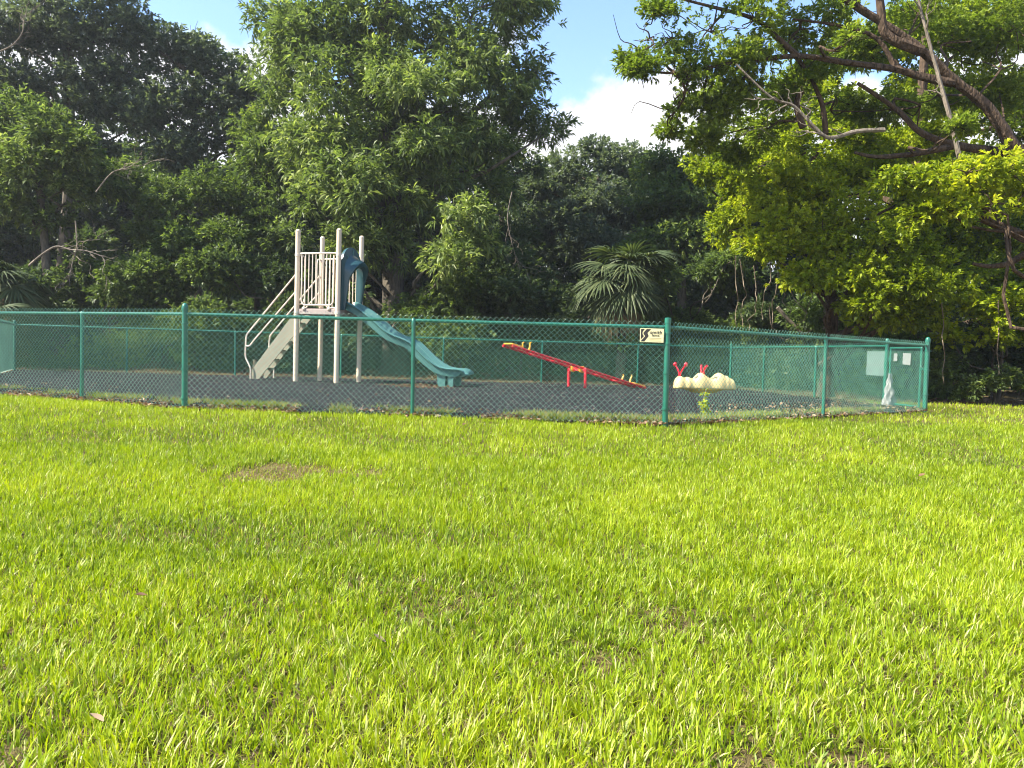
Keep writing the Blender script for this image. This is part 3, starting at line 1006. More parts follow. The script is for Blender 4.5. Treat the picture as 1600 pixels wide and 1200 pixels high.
for x in (0.12, 0.3, T - 0.3, T - 0.12):
    mb = MB(); mb.ball((x, -0.022, ZD - 0.08), 0.011, 8, 6); mb.build('bolt', M['steel'], deck)

def rail_panel(y, sgn):
    zt = 3.03; zb = ZD + 0.07
    mb = MB()
    mb.tube([(0.05, y, zt), (T - 0.05, y, zt)], 0.021, 12)
    rc = 0.11
    u = [(0.12, y, zt - 0.05)] + [(0.12, y, zb + rc)] + [(0.12 + rc * (1 - math.cos(a)), y, zb + rc * (1 - math.sin(a))) for a in np.linspace(0.2, PI / 2, 6)]
    u2 = [(T - a, b_, c_) for a, b_, c_ in reversed(u)]
    mb.tube(u + u2, 0.017, 10)
    fr = mb.build('guard_rail', M['rail'], tower)
    for k_ in range(1, 9):
        x = 0.12 + (T - 0.24) * k_ / 9
        mb = MB(); mb.tube([(x, y, zb + (0.0 if 1 < k_ < 8 else 0.03)), (x, y, zt)], 0.0125, 8)
        mb.build('bar', M['rail'], fr)
    for x in (0.20, T - 0.22):
        c_ = MB(); c_.tube([(x, y, zb - 0.01), (x, y, zb - 0.10)], 0.017, 8); c_.ball((x, y + sgn * 0.03, zb - 0.085), (0.045, 0.025, 0.045), 12, 8)
        c_.build('clamp', M['rail'], fr)


rail_panel(0.0, -1)
rail_panel(T, 1)
# hand loops at the head of the stairs and wing bars beside the slide opening
for y, s_ in ((0.10, 1), (T - 0.10, -1)):
    mb = MB()
    mb.tube(smooth_path([(0.0, y - s_ * 0.06, 3.0), (0.02, y + s_ * 0.10, 3.0), (0.03, y + s_ * 0.17, 2.88), (0.03, y + s_ * 0.17, 2.2), (0.03, y + s_ * 0.15, 1.95), (0.02, y + s_ * 0.05, 1.86), (0.0, y - s_ * 0.06, 1.85)], 4), 0.016, 8)
    mb.tube([(0.03, y + s_ * 0.05, 1.86), (0.03, y + s_ * 0.05, 2.99)], 0.012, 8)
    mb.build('hand_loop', M['rail'], tower)
for y in (0.08, 0.17, T - 0.17, T - 0.08):
    pass

# stairs, going to local -x
RUN = 1.17
ang = math.atan2(1.62, RUN)
for y, prof in ((0.13, [(0.02, ZD - 0.06), (0.02, ZD - 0.46), (-RUN + 0.05, 0.01), (-RUN - 0.12, 0.03), (-RUN - 0.12, 0.26), (-0.10, ZD - 0.06)]),
                (0.62, [(0.02, ZD - 0.06), (0.02, ZD - 0.20), (-RUN - 0.06, 0.03), (-RUN - 0.12, 0.03), (-RUN - 0.12, 0.20), (-0.10, ZD - 0.06)])):
    mb = MB(); n_ = len(prof)
    mb.add([(x, y - 0.012, z) for x, z in prof] + [(x, y + 0.012, z) for x, z in prof], [tuple(range(n_)), tuple(reversed(range(n_, 2 * n_)))] + [(a, n_ + a, n_ + (a + 1) % n_, (a + 1) % n_) for a in range(n_)])
    mb.build('stringer', M['stair'], tower, False)
for k_ in range(6):
    t = (k_ + 0.7) / 6.6
    x = -RUN - 0.04 + (RUN) * t; z = 0.14 + (ZD - 0.28) * t
    mb = MB(); mb.box((x - 0.03, 0.375, z), (0.17, 0.465, 0.035), None, 0.006)
    mb.build('step', M['stair'], tower, False)


def handrail(y):
    mb = MB()
    x0 = -RUN
    top = [(x0 - 0.115, y, 0.02), (x0 - 0.115, y, 0.30), (x0 - 0.27, y, 0.56), (x0 - 0.27, y, 0.82), (x0 - 0.25, y, 1.10)]
    top += [(0.0 - 0.02, y, 2.62)]
    sm = []
    for k_ in range(len(top)):
        p = Vector(top[k_])
        if 0 < k_ < len(top) - 1:
            a = (Vector(top[k_ - 1]) - p).normalized(); b_ = (Vector(top[k_ + 1]) - p).normalized()
            for q in (0.06, 0.0): sm.append(p + a * 0.05 if q else p + (a + b_) * 0.012)
            sm.append(p + b_ * 0.05)
        else: sm.append(p)
    mb.tube(sm, 0.0185, 10)
    mb.tube([(x0 - 0.27, y, 0.84), (x0 - 0.19, y, 0.83), (x0 - 0.13, y, 0.86), (x0 - 0.06, y, 0.95), (-0.03, y, 2.20)], 0.017, 10)
    mb.build('handrail', M['rail'], tower)


handrail(0.065); handrail(T - 0.065)

# slide hood on local x = T face
def hood_arch(x, hw, z0, ztop, k=18):
    """inverted U in the plane x"""
    zc = ztop - hw
    pts = [(x, T / 2 - hw, z0)]
    for a in np.linspace(PI, 0, k):
        pts.append((x, T / 2 + hw * math.cos(a), zc + hw * math.sin(a)))
    pts.append((x, T / 2 + hw, z0))
    return pts


mb = MB()
stages = [(T - 0.02, 0.36, 3.10), (T - 0.02, 0.465, 3.22), (T + 0.05, 0.47, 3.23), (T + 0.06, 0.44, 3.17), (T + 0.08, 0.41, 3.05), (T + 0.20, 0.405, 2.96), (T + 0.32, 0.40, 2.90), (T + 0.35, 0.39, 2.86), (T + 0.34, 0.35, 2.78), (T + 0.26, 0.335, 2.74), (T + 0.10, 0.335, 2.84), (T - 0.02, 0.34, 2.98)]
rows = []
for (x, hw, zt) in stages:
    row = hood_arch(x, hw, ZD - 0.02, zt)
    # the front edge leans back towards its foot
    lean = max(0, x - T - 0.06)
    row = [(x - lean * 0.85 * max(0, min(1, (2.78 - z) / 0.55)), y, z) for x, y, z in row]
    rows.append(row)
rows.append(rows[0])
mb.grid(rows)
hood = mb.build('slide_hood', M['hood'], tower)
for dy_, za, zb_, dq in ((0, 3.05, 3.17, 0), (-0.22, 2.93, 3.0, -0.06), (0.22, 2.93, 3.0, 0.06)):
    mb = MB(); mb.tube([(T + 0.08, T / 2 + dy_, za), (T + 0.08, T / 2 + dy_ + dq, zb_)], 0.018, 6)
    mb.build('gusset', M['slide'], hood)

# chute
prof = [(-0.06, 1.93), (0.0, 1.95), (0.14, 1.89), (0.36, 1.79), (0.57, 1.66), (0.79, 1.50), (1.05, 1.31), (1.25, 1.20), (1.45, 1.13), (1.60, 1.08), (1.74, 1.01), (1.92, 0.86), (2.15, 0.67), (2.41, 0.51), (2.62, 0.45), (2.80, 0.44), (2.93, 0.435), (3.03, 0.40), (3.07, 0.33)]
pp = smooth_path([(a * 0.945, 0, b_) for a, b_ in prof], 4)
HW = 0.30
sec = [(-HW + 0.015, -0.17), (-HW, -0.05), (-HW - 0.035, -0.03), (-HW - 0.045, 0.0), (-HW - 0.02, 0.022), (-HW + 0.03, 0.015), (-HW + 0.055, -0.03), (-HW + 0.075, -0.10), (-HW + 0.13, -0.135), (-0.1, -0.145), (0.1, -0.145), (HW - 0.13, -0.135), (HW - 0.075, -0.10), (HW - 0.055, -0.03), (HW - 0.03, 0.015), (HW + 0.02, 0.022), (HW + 0.045, 0.0), (HW + 0.035, -0.03), (HW, -0.05), (HW - 0.015, -0.17), (0.12, -0.185), (-0.12, -0.185)]
rows = []
for i_, p in enumerate(pp):
    d = (pp[min(i_ + 1, len(pp) - 1)] - pp[max(i_ - 1, 0)]).normalized()
    nrm = Vector((-d.z, 0, d.x))
    if nrm.z < 0.25 and i_ > len(pp) - 8: pass
    t = i_ / (len(pp) - 1)
    dep = 1.0 if t < 0.86 else 1.0 - 0.55 * (t - 0.86) / 0.14
    bow = 0.06 * math.sin(PI * t) + 0.42 * t * t
    rows.append([(T + 0.02 + p.x + nrm.x * s_[1] * dep, T / 2 + s_[0] + bow, p.z + nrm.z * s_[1] * dep) for s_ in sec])
mb = MB(); mb.grid(rows, True)
n_ = len(sec)
mb.f.append(tuple(reversed(range(n_)))); mb.f.append(tuple(range((len(rows) - 1) * n_, len(rows) * n_)))
mb.build('slide_chute', M['slide'], tower)
mb = MB()
for x, w_ in ((T + 2.38, 0.17), (T + 2.61, 0.10)):
    for y in (T / 2 + 0.32 - 0.21, T / 2 + 0.32 + 0.21):
        mb = MB()
        q = [((x - w_ / 2 - 0.03, y - 0.06), (x + w_ / 2 + 0.02, y + 0.06), 0.34), ((x - w_ / 2, y - 0.05), (x + w_ / 2, y + 0.05), 0.0)]
        vs_ = []
        for (a, b_, z) in q:
            vs_ += [(a[0], a[1], z), (b_[0], a[1], z), (b_[0], b_[1], z), (a[0], b_[1], z)]
        mb.add(vs_, [(0, 1, 2, 3), (7, 6, 5, 4), (0, 4, 5, 1), (1, 5, 6, 2), (2, 6, 7, 3), (3, 7, 4, 0)])
        mb.build('slide_foot', M['slide'], tower, False)

# ------------------------------------------------------------------ seesaw
SA = rad(30)
ss = thing('seesaw', 'red seesaw with yellow seats, its right end resting on the mulch', 'seesaw', (1.62, 19.2, 0.0), SA)
HL = 2.08; PZ = 0.53
tilt = math.asin(0.49 / HL)
def bm_(u, v, w_):   # along beam, across, above
    return (u * math.cos(tilt) + w_ * math.sin(tilt), v, PZ - u * math.sin(tilt) + w_ * math.cos(tilt))
for y in (-0.22, 0.22):
    mb = MB(); mb.tube([bm_(-HL, y, 0.0), bm_(HL, y, 0.0)], 0.034, 12)
    mb.build('beam', M['red'], ss)
for u in (-1.3, -0.7, 0.0, 0.7, 1.3):
    mb = MB(); mb.tube([bm_(u, -0.19, 0), bm_(u, 0.19, 0)], 0.022, 8)
    mb.build('cross_brace', M['red'], ss)
for s_ in (-1, 1):
    mb = MB()
    Rm = Matrix.Rotation(tilt, 3, 'Y')
    mb.box(bm_(s_ * (HL - 0.16), 0, 0.052), (0.34, 0.42, 0.034), Rm, 0.012)
    mb.build('seat', M['yellow'], ss, False)
    for y in (-0.17, 0.17):
        mb = MB(); u = s_ * (HL - 0.50)
        mb.tube([bm_(u, y, 0.02), bm_(u, y, 0.12), bm_(u + s_ * 0.02, y, 0.20), bm_(u - s_ * 0.01, y, 0.23)], [0.026, 0.022, 0.019, 0.014], 8)
        mb.build('handle', M['yellow'], ss)
for y in (-0.36, 0.36):
    mb = MB(); mb.tube([(0, y, -0.05), (0, y, PZ - 0.02)], 0.038, 12); mb.ball((0, y, PZ - 0.02), 0.039, 12, 6)
    mb.build('leg', M['red'], ss)
mb = MB(); mb.tube([(0, -0.36, PZ - 0.05), (0, 0.36, PZ - 0.05)], 0.03, 10); mb.build('axle', M['red'], ss)
for y in (-0.19, 0.19):
    mb = MB(); mb.tube([(0, y - 0.05, PZ - 0.05), (0, y + 0.05, PZ - 0.05)], 0.062, 12); mb.box((0, y, PZ - 0.0), (0.15, 0.07, 0.09), None, 0.015)
    mb.build('bearing', M['yellow'], ss)

# ------------------------------------------------------------------ spring rider
rb = at(1101, 604, 12.8)
sr = thing('spring_rider', 'cream caterpillar shaped spring rider with red handles on a spring', 'spring rider', (rb.x, 12.8, 0.0), rad(4))
Z0 = 0.37
SC = 12.8 / FPX
# upper outline read along the body: (x, top height, half width)
outl = [(-0.520, 0.02, 0.05), (-0.505, 0.10, 0.10), (-0.46, 0.165, 0.135), (-0.415, 0.178, 0.145), (-0.365, 0.150, 0.125), (-0.33, 0.160, 0.135), (-0.295, 0.170, 0.145), (-0.255, 0.150, 0.13), (-0.215, 0.142, 0.125), (-0.17, 0.170, 0.14), (-0.12, 0.225, 0.155), (-0.07, 0.243, 0.16), (-0.02, 0.215, 0.15), (0.03, 0.18, 0.14), (0.08, 0.160, 0.13), (0.13, 0.172, 0.14), (0.18, 0.225, 0.155), (0.235, 0.25, 0.165), (0.29, 0.225, 0.155), (0.32, 0.205, 0.145), (0.355, 0.205, 0.145), (0.39, 0.18, 0.13), (0.42, 0.165, 0.125), (0.455, 0.150, 0.115), (0.49, 0.115, 0.095), (0.515, 0.07, 0.06), (0.525, 0.03, 0.03)]
sm = smooth_path([(a, b_, c_) for a, b_, c_ in outl], 2)
rows = []
for x, h, hw in sm:
    row = []; hw = hw * 0.55 + 0.065 * min(1, (0.53 - abs(x)) / 0.05)
    for a in np.linspace(0, 2 * PI, 25)[:-1]:
        cy_ = math.cos(a); sy_ = math.sin(a)
        yy = hw * (abs(cy_) ** 0.75) * (1 if cy_ > 0 else -1)
        zz = h * (abs(sy_) ** 0.6) if sy_ > 0 else -0.028 * (abs(sy_) ** 0.5)
        row.append((x, yy, Z0 + zz))
    rows.append(row)
mb = MB(); mb.grid(rows, True); mb.f.append(tuple(reversed(range(24)))); mb.f.append(tuple(range(len(rows) * 24 - 24, len(rows) * 24)))
o = mb.build('body', M['cream'], sr)
o.data.polygons.foreach_set('use_smooth', np.ones(len(o.data.polygons), bool))
if 'sharp_edge' in o.data.attributes: o.data.attributes.remove(o.data.attributes['sharp_edge'])
mb = MB(); rows = []
for z, hl, hw in ((-0.012, 0.505, 0.135), (-0.032, 0.50, 0.133), (-0.036, 0.34, 0.125), (-0.075, 0.24, 0.10), (-0.092, 0.18, 0.07)):
    rows.append([(-0.02 + hl * math.cos(a), hw * math.sin(a), Z0 + z) for a in np.linspace(0, 2 * PI, 25)[:-1]])
mb.grid(rows, True); mb.f.append(tuple(range(96, 120)))
mb.build('keel', M['ochre'], sr)
for y, dx in ((-0.09, 0.035), (0.10, -0.045)):
    mb = MB(); top = (-0.435 + dx * 1.5 + 0.02, y * 1.15, Z0 + 0.37)
    mb.tube(smooth_path([(-0.43, y * 0.2, Z0 + 0.165), (-0.425 + dx * 0.3, y * 0.5, Z0 + 0.26), top], 4), 0.014, 8)
    mb.ball(top, 0.036, 12, 8)
    mb.build('antenna', M['red'], sr)
mb = MB()
for y in (-0.11, 0.11):
    mb.tube(smooth_path([(-0.04, y * 0.4, Z0 + 0.22), (-0.045, y * 0.7, Z0 + 0.28), (-0.035, y, Z0 + 0.33), (-0.02, y * 1.4, Z0 + 0.36)], 3), [0.018] * 4 + [0.022] * 6, 8)
mb.build('handle_bar', M['red'], sr)
mb = MB()
mb.tube([(0.085 * math.cos(a), 0.085 * math.sin(a), 0.02 + (Z0 - 0.11) * a / (10 * PI)) for a in np.linspace(0, 10 * PI, 90)], 0.011, 6)
mb.build('spring', M['steel'], sr)
mb = MB(); mb.lathe([(0.14, -0.02), (0.14, 0.025), (0.12, 0.032), (0.003, 0.034)], (0, 0, 0), 20); mb.build('base_plate', M['steel'], sr)

# vine growing by the spring
vb = at(1099, 652, 10.6)
wroot = thing('climbing_weed', 'leafy bright green weed standing in front of the spring rider', 'weed', (vb.x, vb.y, 0))
mb = MB(); pth = smooth_path([(0.0, 0, 0), (0.03, 0.01, 0.12), (-0.02, 0.0, 0.25), (0.02, 0.0, 0.40)], 4)
mb.tube(pth, 0.006, 5); mb.build('stem', M['vine'], wroot)
n = 70
tq = R.random(n)
P = np.array([tuple(pth[int(t * (len(pth) - 1))]) for t in tq]) + R.normal(0, 0.018, (n, 3))
ax = unit(np.stack([R.normal(0, 1, n), R.normal(-0.3, 0.7, n), R.normal(0.1, 0.5, n)], 1))
v_, f_, t_ = leaf_quads(P, ax, R.uniform(0.05, 0.10, n), R.uniform(0.04, 0.07, n), R.uniform(0.5, 1.0, n), 0.6)
link_mesh('leaves', np_mesh('leaves', v_, [f_], t_), M['leaf_lime'], wroot)

# ------------------------------------------------------------------ trees
LD, LM, LL_, LU, LB = M['leaf_dark'], M['leaf_mid'], M['leaf_lime'], M['leaf_dusk'], M['leaf_bush']
BD, BB = M['bark_dark'], M['bark_brown']
wood = 'trees of the wood behind the playground'

# central tall tree with long whorled leaves
tree('broadleaf_tree', 'tallest broad tree with long glossy leaves standing behind the slide', trunk_at(618, 27, [(615, 470), (612, 330), (604, 180), (602, 60), (610, -70), (620, -160)]), 0.46, 0.10,
     cl([(455, 70, 50, 27), (500, 30, 62, 27), (505, 130, 66, 26), (470, 215, 45, 26), (520, 235, 58, 25.5), (560, 300, 66, 25), (490, 310, 48, 25.5, .05), (590, 30, 60, 27), (585, 130, 58, 26.5),
         (690, 40, 66, 27), (770, 30, 62, 28), (835, 10, 40, 28), (660, 140, 68, 25.5, .08), (745, 130, 62, 27), (820, 120, 48, 28, -.1), (800, 180, 52, 28, -.1), (858, 205, 36, 28, -.1), (655, 230, 58, 25.5), (735, 225, 58, 27),
         (600, 380, 50, 25.5), (545, 375, 46, 25, .05), (720, 345, 46, 23.5, .16), (705, 400, 42, 23.5, .14), (750, 385, 36, 24, .05), (770, 300, 38, 28, -.08), (690, 300, 45, 26),
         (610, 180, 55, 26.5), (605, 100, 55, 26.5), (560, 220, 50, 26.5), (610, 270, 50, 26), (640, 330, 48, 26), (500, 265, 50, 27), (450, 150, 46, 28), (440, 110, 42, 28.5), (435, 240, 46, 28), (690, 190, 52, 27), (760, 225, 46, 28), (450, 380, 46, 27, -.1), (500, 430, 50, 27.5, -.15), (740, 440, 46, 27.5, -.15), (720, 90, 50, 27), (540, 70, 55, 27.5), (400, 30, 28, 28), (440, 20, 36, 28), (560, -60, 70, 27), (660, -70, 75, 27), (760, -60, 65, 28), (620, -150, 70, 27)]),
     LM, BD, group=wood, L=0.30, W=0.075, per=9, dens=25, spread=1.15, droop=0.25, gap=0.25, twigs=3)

# left side
tree('broadleaf_tree', 'tall dark tree filling the top left corner of the wood', trunk_at(95, 31, [(100, 420), (110, 250), (105, 90), (100, -60)]), 0.34, 0.08,
     cl([(20, 40, 62, 30), (90, 60, 66, 31), (160, 50, 60, 31), (40, 120, 58, 30), (120, 150, 62, 31), (190, 110, 52, 31), (60, -30, 70, 31), (150, -30, 62, 31), (205, 30, 36, 31), (215, 190, 46, 31), (-50, 60, 70, 30), (150, 240, 50, 31)]),
     LU, BD, group=wood, L=0.20, W=0.075, per=8, dens=46, gap=0.15)
tree('broadleaf_tree', 'dark round topped tree below the left patch of blue sky', trunk_at(315, 32, [(310, 430), (300, 300), (305, 180), (310, 90)]), 0.30, 0.07,
     cl([(260, 85, 46, 32), (300, 70, 40, 32), (345, 100, 42, 32), (375, 150, 44, 32), (300, 150, 58, 31.5), (250, 170, 52, 31.5), (340, 210, 55, 31.5), (275, 250, 55, 31), (395, 210, 42, 32), (415, 150, 34, 32), (225, 60, 34, 32)]),
     LU, BD, group=wood, L=0.20, W=0.075, per=8, dens=46, gap=0.15)
tree('broadleaf_tree', 'olive green tree with hanging leaves at the left edge', trunk_at(70, 25, [(75, 470), (70, 380), (60, 280), (50, 200)]), 0.20, 0.05,
     cl([(30, 185, 48, 25), (80, 205, 45, 24.5, .1), (120, 235, 40, 24.5, .12), (40, 260, 52, 24.5, .03), (105, 285, 40, 24.5), (20, 320, 45, 25, -.05), (160, 285, 40, 25.5, -.1), (75, 340, 36, 25, -.05), (-40, 240, 55, 25)]),
     LM, BD, group=wood, L=0.20, W=0.07, per=9, dens=48, gap=0.16, tbias=-0.08)
tree('broadleaf_tree', 'bushy mid height tree standing left of the play tower', trunk_at(262, 26.5, [(262, 470), (268, 380), (280, 290)]), 0.18, 0.05,
     cl([(215, 285, 50, 27, -.05), (270, 320, 52, 26.5), (320, 300, 45, 27), (235, 360, 48, 26), (290, 390, 52, 25.5), (345, 370, 46, 26), (250, 425, 40, 25.5)]),
     LB, BD, group=wood, L=0.17, W=0.065, per=9, dens=58, gap=0.14)
tree('broadleaf_tree', 'slim yellowish green tree between the left wood and the tallest tree', trunk_at(402, 28.5, [(402, 460), (400, 330), (402, 220)]), 0.14, 0.04,
     cl([(400, 200, 34, 28.5, .22), (425, 225, 30, 28.5, .15), (390, 255, 34, 28.5, .08), (415, 290, 42, 28, .05), (375, 310, 38, 28), (420, 350, 42, 27.5), (390, 400, 42, 27)]),
     LB, BD, group=wood, L=0.18, W=0.07, per=9, dens=52, gap=0.14)
# centre right background
tree('broadleaf_tree', 'dusky rounded tree under the white cloud', trunk_at(925, 33, [(925, 450), (930, 340), (935, 270)]), 0.28, 0.07,
     cl([(850, 300, 44, 33), (890, 265, 40, 33), (935, 252, 36, 33), (930, 310, 58, 32), (870, 360, 55, 32), (985, 262, 40, 33.5), (990, 330, 56, 32.5), (820, 350, 40, 33), (930, 380, 55, 31)]),
     LU, BD, group=wood, L=0.20, W=0.08, per=8, dens=48, gap=0.12)
tree('broadleaf_tree', 'ivy draped green tree right of the dusky rounded tree', trunk_at(1065, 30, [(1065, 450), (1060, 340), (1055, 280)]), 0.24, 0.06,
     cl([(1030, 262, 38, 31), (1075, 275, 42, 30.5), (1040, 320, 50, 30), (1095, 325, 48, 29.5, .05), (1060, 385, 52, 29), (1115, 390, 48, 28.5, .04), (1010, 400, 42, 29), (1125, 290, 36, 30)]),
     LB, BD, group=wood, L=0.19, W=0.085, per=8, dens=50, gap=0.12)
tree('broadleaf_tree', 'thin dark tree with sky showing through beside the white cloud', trunk_at(795, 31, [(792, 440), (785, 350), (775, 280), (785, 215)]), 0.16, 0.04,
     cl([(800, 245, 30, 31), (760, 260, 30, 31), (790, 300, 30, 31), (830, 262, 22, 31), (760, 330, 34, 30.5), (800, 370, 40, 30), (770, 410, 45, 29.5)]),
     LD, BD, group=wood, L=0.20, W=0.07, per=8, dens=34, gap=0.22)

# big spreading tree at the right, trunk outside the frame
YB = 16.5
pts = lambda l, y_=YB: [at(a, b_, y_) for a, b_ in l]
ext = [(pts([(1700, 420), (1640, 310), (1578, 218), (1540, 165), (1490, 125), (1440, 78), (1385, 40), (1330, 5), (1290, -20), (1200, -60)]), 0.14, 0.055),
       (pts([(1440, 80), (1385, 55), (1376, 10), (1370, -50)]), 0.12, 0.07),
       (pts([(1490, 130), (1440, 120), (1400, 108), (1325, 98), (1260, 88), (1210, 90), (1125, 102), (1055, 114), (1010, 110)]), 0.095, 0.02),
       (pts([(1250, 90), (1215, 60), (1180, 30), (1110, 10), (1050, -5)]), 0.07, 0.02),
       (pts([(1640, 330), (1590, 250), (1550, 236), (1500, 228), (1440, 208), (1400, 170), (1340, 130)], 17), 0.13, 0.04),
       (pts([(1490, 228), (1430, 240), (1370, 245), (1335, 238)], 17), 0.08, 0.03),
       (pts([(1690, 420), (1640, 385), (1600, 370), (1560, 352), (1525, 340)], 14.5), 0.15, 0.06),
       (pts([(1640, 385), (1600, 398), (1575, 412), (1545, 416), (1520, 412)], 14.5), 0.08, 0.03),
       (pts([(1400, 108), (1370, 60), (1310, 40), (1240, 30)]), 0.06, 0.02),
       (pts([(1255, 200), (1245, 160), (1262, 120), (1240, 85)], 17.5), 0.085, 0.05),
       (pts([(1290, 210), (1285, 165), (1262, 110)], 17.5), 0.07, 0.04)]
tree('spreading_tree', 'huge spreading tree with rough brown limbs reaching in from the right edge', [Vector((13.1, 16.5, -0.05)), at(1730, 520, YB), at(1705, 430, YB), at(1690, 340, YB), at(1700, 200, YB), at(1690, 60, YB), at(1640, -100, YB)], 0.42, 0.10,
     cl([(1005, 105, 34, 16.5, -.1), (1050, 60, 44, 16.5, -.05), (1020, 20, 40, 16.5), (1075, 125, 44, 16.5, -.05), (1110, 50, 48, 16.5), (1110, 170, 40, 17, -.05), (1165, 90, 46, 16.5), (1180, 30, 48, 16.5), (1155, 150, 40, 17), (1240, 60, 44, 17),
         (1300, 30, 50, 17), (1360, 80, 42, 18), (1430, 30, 50, 18), (1500, 60, 58, 18.5), (1570, 50, 62, 18), (1560, 140, 52, 18.5), (1460, 150, 46, 19), (1390, 160, 46, 18.5), (1330, 165, 42, 18.5), (1600, 210, 48, 18), (1015, 60, 36, 16.8), (985, 100, 26, 16.6), (1060, 165, 36, 17.2), (1105, 215, 36, 18), (1150, 235, 36, 18.5), (1045, 205, 24, 18), (1190, 205, 38, 18), (1240, 130, 38, 17.5), (1210, 150, 34, 18), (1280, 110, 40, 17.8), (1330, 60, 20, 15.4), (1500, 195, 22, 15.2), (1080, -40, 50, 16.5), (1200, -50, 55, 16.5), (1330, -50, 60, 17), (1480, -50, 60, 17)]),
     leaf_mat('fresh_green_leaf', [(0, (0.065, 0.10, 0.018)), (0.5, (0.185, 0.25, 0.03)), (1, (0.38, 0.43, 0.07))], 0.48), BB, group=wood, extra=ext, limbs=False, L=0.105, W=0.043, per=9, dens=165, gap=0.32, twigs=6)
# bright yellow-green tree below it
tree('lime_leaved_tree', 'yellow green tree with the brightest leaves above the right fence', trunk_at(1290, 19.5, [(1300, 500), (1290, 420), (1270, 340), (1265, 280)]), 0.17, 0.05,
     cl([(1175, 265, 44, 19.5, .0), (1225, 280, 48, 19, .12), (1185, 320, 42, 19, .12), (1140, 300, 34, 20, -.05), (1240, 340, 52, 18.5, .15), (1200, 385, 44, 18.5, .1), (1290, 300, 45, 18.5, .05), (1295, 375, 52, 18, .08), (1340, 330, 46, 18, .0), (1255, 425, 42, 18, .08),
         (1330, 430, 48, 17.5, .05), (1380, 385, 48, 17.5, -.02), (1410, 440, 48, 17.5, -.08), (1370, 475, 40, 17.5, -.05), (1250, 225, 42, 20, -.05), (1330, 215, 42, 20, -.05), (1400, 230, 44, 20, -.05), (1300, 180, 40, 20.5, -.1), (1460, 215, 44, 20, -.08), (1100, 270, 34, 20.5, -.1), (1390, 500, 38, 17.8, -.1), (1440, 490, 40, 18, -.1), (1345, 490, 34, 18, -.05), (1440, 380, 44, 18.5, -.12), (1480, 420, 46, 18.5, -.15), (1430, 300, 42, 18.5, -.05), (1300, 250, 42, 19, -.08), (1140, 360, 36, 20, -.02), (1360, 270, 44, 18.5, -.1)]),  # right-hand clumps tinted darker: shading put into the leaf colour
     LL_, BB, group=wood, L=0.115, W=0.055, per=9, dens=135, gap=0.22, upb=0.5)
tree('lime_leaved_tree', 'drooping fresh green bough of a young tree at the right edge under rough limbs', [Vector((12.0, 14.2, -0.05)), at(1760, 480, 14.2), at(1700, 380, 14.2), at(1620, 300, 14.2)], 0.12, 0.04,
     cl([(1400, 285, 36, 14.4, -.05), (1455, 280, 40, 14.2, .06), (1510, 270, 42, 14, .12), (1570, 262, 40, 14, .12), (1490, 325, 36, 14.2, .1), (1550, 318, 38, 14, .08), (1600, 300, 36, 14, .1), (1440, 335, 34, 14.5, -.02), (1640, 250, 44, 14)]),
     LL_, BB, group=wood, L=0.115, W=0.055, per=8, dens=120, gap=0.28, upb=0.5)
tree('broadleaf_tree', 'tall dark green tree behind the rough brown limbs on the right', trunk_at(1422, 21.5, [(1422, 520), (1420, 440), (1430, 300), (1440, 150), (1450, 0)]), 0.26, 0.09,
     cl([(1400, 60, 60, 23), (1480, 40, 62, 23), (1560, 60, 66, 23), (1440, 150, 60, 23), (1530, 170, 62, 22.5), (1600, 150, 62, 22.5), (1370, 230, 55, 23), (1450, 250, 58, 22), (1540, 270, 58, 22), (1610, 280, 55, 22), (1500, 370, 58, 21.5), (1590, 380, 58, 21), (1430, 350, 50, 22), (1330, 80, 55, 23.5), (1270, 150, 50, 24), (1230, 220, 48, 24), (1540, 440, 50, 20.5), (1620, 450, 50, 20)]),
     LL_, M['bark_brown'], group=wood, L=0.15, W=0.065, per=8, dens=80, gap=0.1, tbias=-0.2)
# more of the wood further back
k_ = 0
back_lab = ['dim tree deep in the wood behind the left edge', 'dim tree deep in the wood behind the stairs', 'dim tree deep in the wood behind the slide', 'dim tree deep in the wood behind the seesaw', 'dim tree deep in the wood behind the fan palm', 'dim tree deep in the wood behind the far right corner post', 'dim tree deep in the wood at the right edge']
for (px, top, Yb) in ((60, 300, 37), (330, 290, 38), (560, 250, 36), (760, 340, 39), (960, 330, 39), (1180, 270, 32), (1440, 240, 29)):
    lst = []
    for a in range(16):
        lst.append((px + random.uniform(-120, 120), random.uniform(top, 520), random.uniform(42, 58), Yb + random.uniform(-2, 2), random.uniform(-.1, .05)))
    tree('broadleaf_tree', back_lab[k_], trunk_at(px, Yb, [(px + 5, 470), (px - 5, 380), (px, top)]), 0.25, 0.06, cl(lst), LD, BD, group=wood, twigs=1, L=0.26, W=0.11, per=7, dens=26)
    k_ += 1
# trees outside the left edge: they shade the left part of the wood
tree('broadleaf_tree', 'dark tree standing just outside the left edge', [Vector((-25, 25, 0)), Vector((-25, 25.3, 4)), Vector((-25.2, 25, 9))], 0.3, 0.08,
     [(Vector((-25 + random.uniform(-3, 3), 26 + random.uniform(-3, 3.5), random.uniform(4, 13))), random.uniform(1.3, 1.9), 0) for _ in range(14)], LU, BD, group=wood, L=0.26, W=0.10, per=7, dens=26, twigs=1)

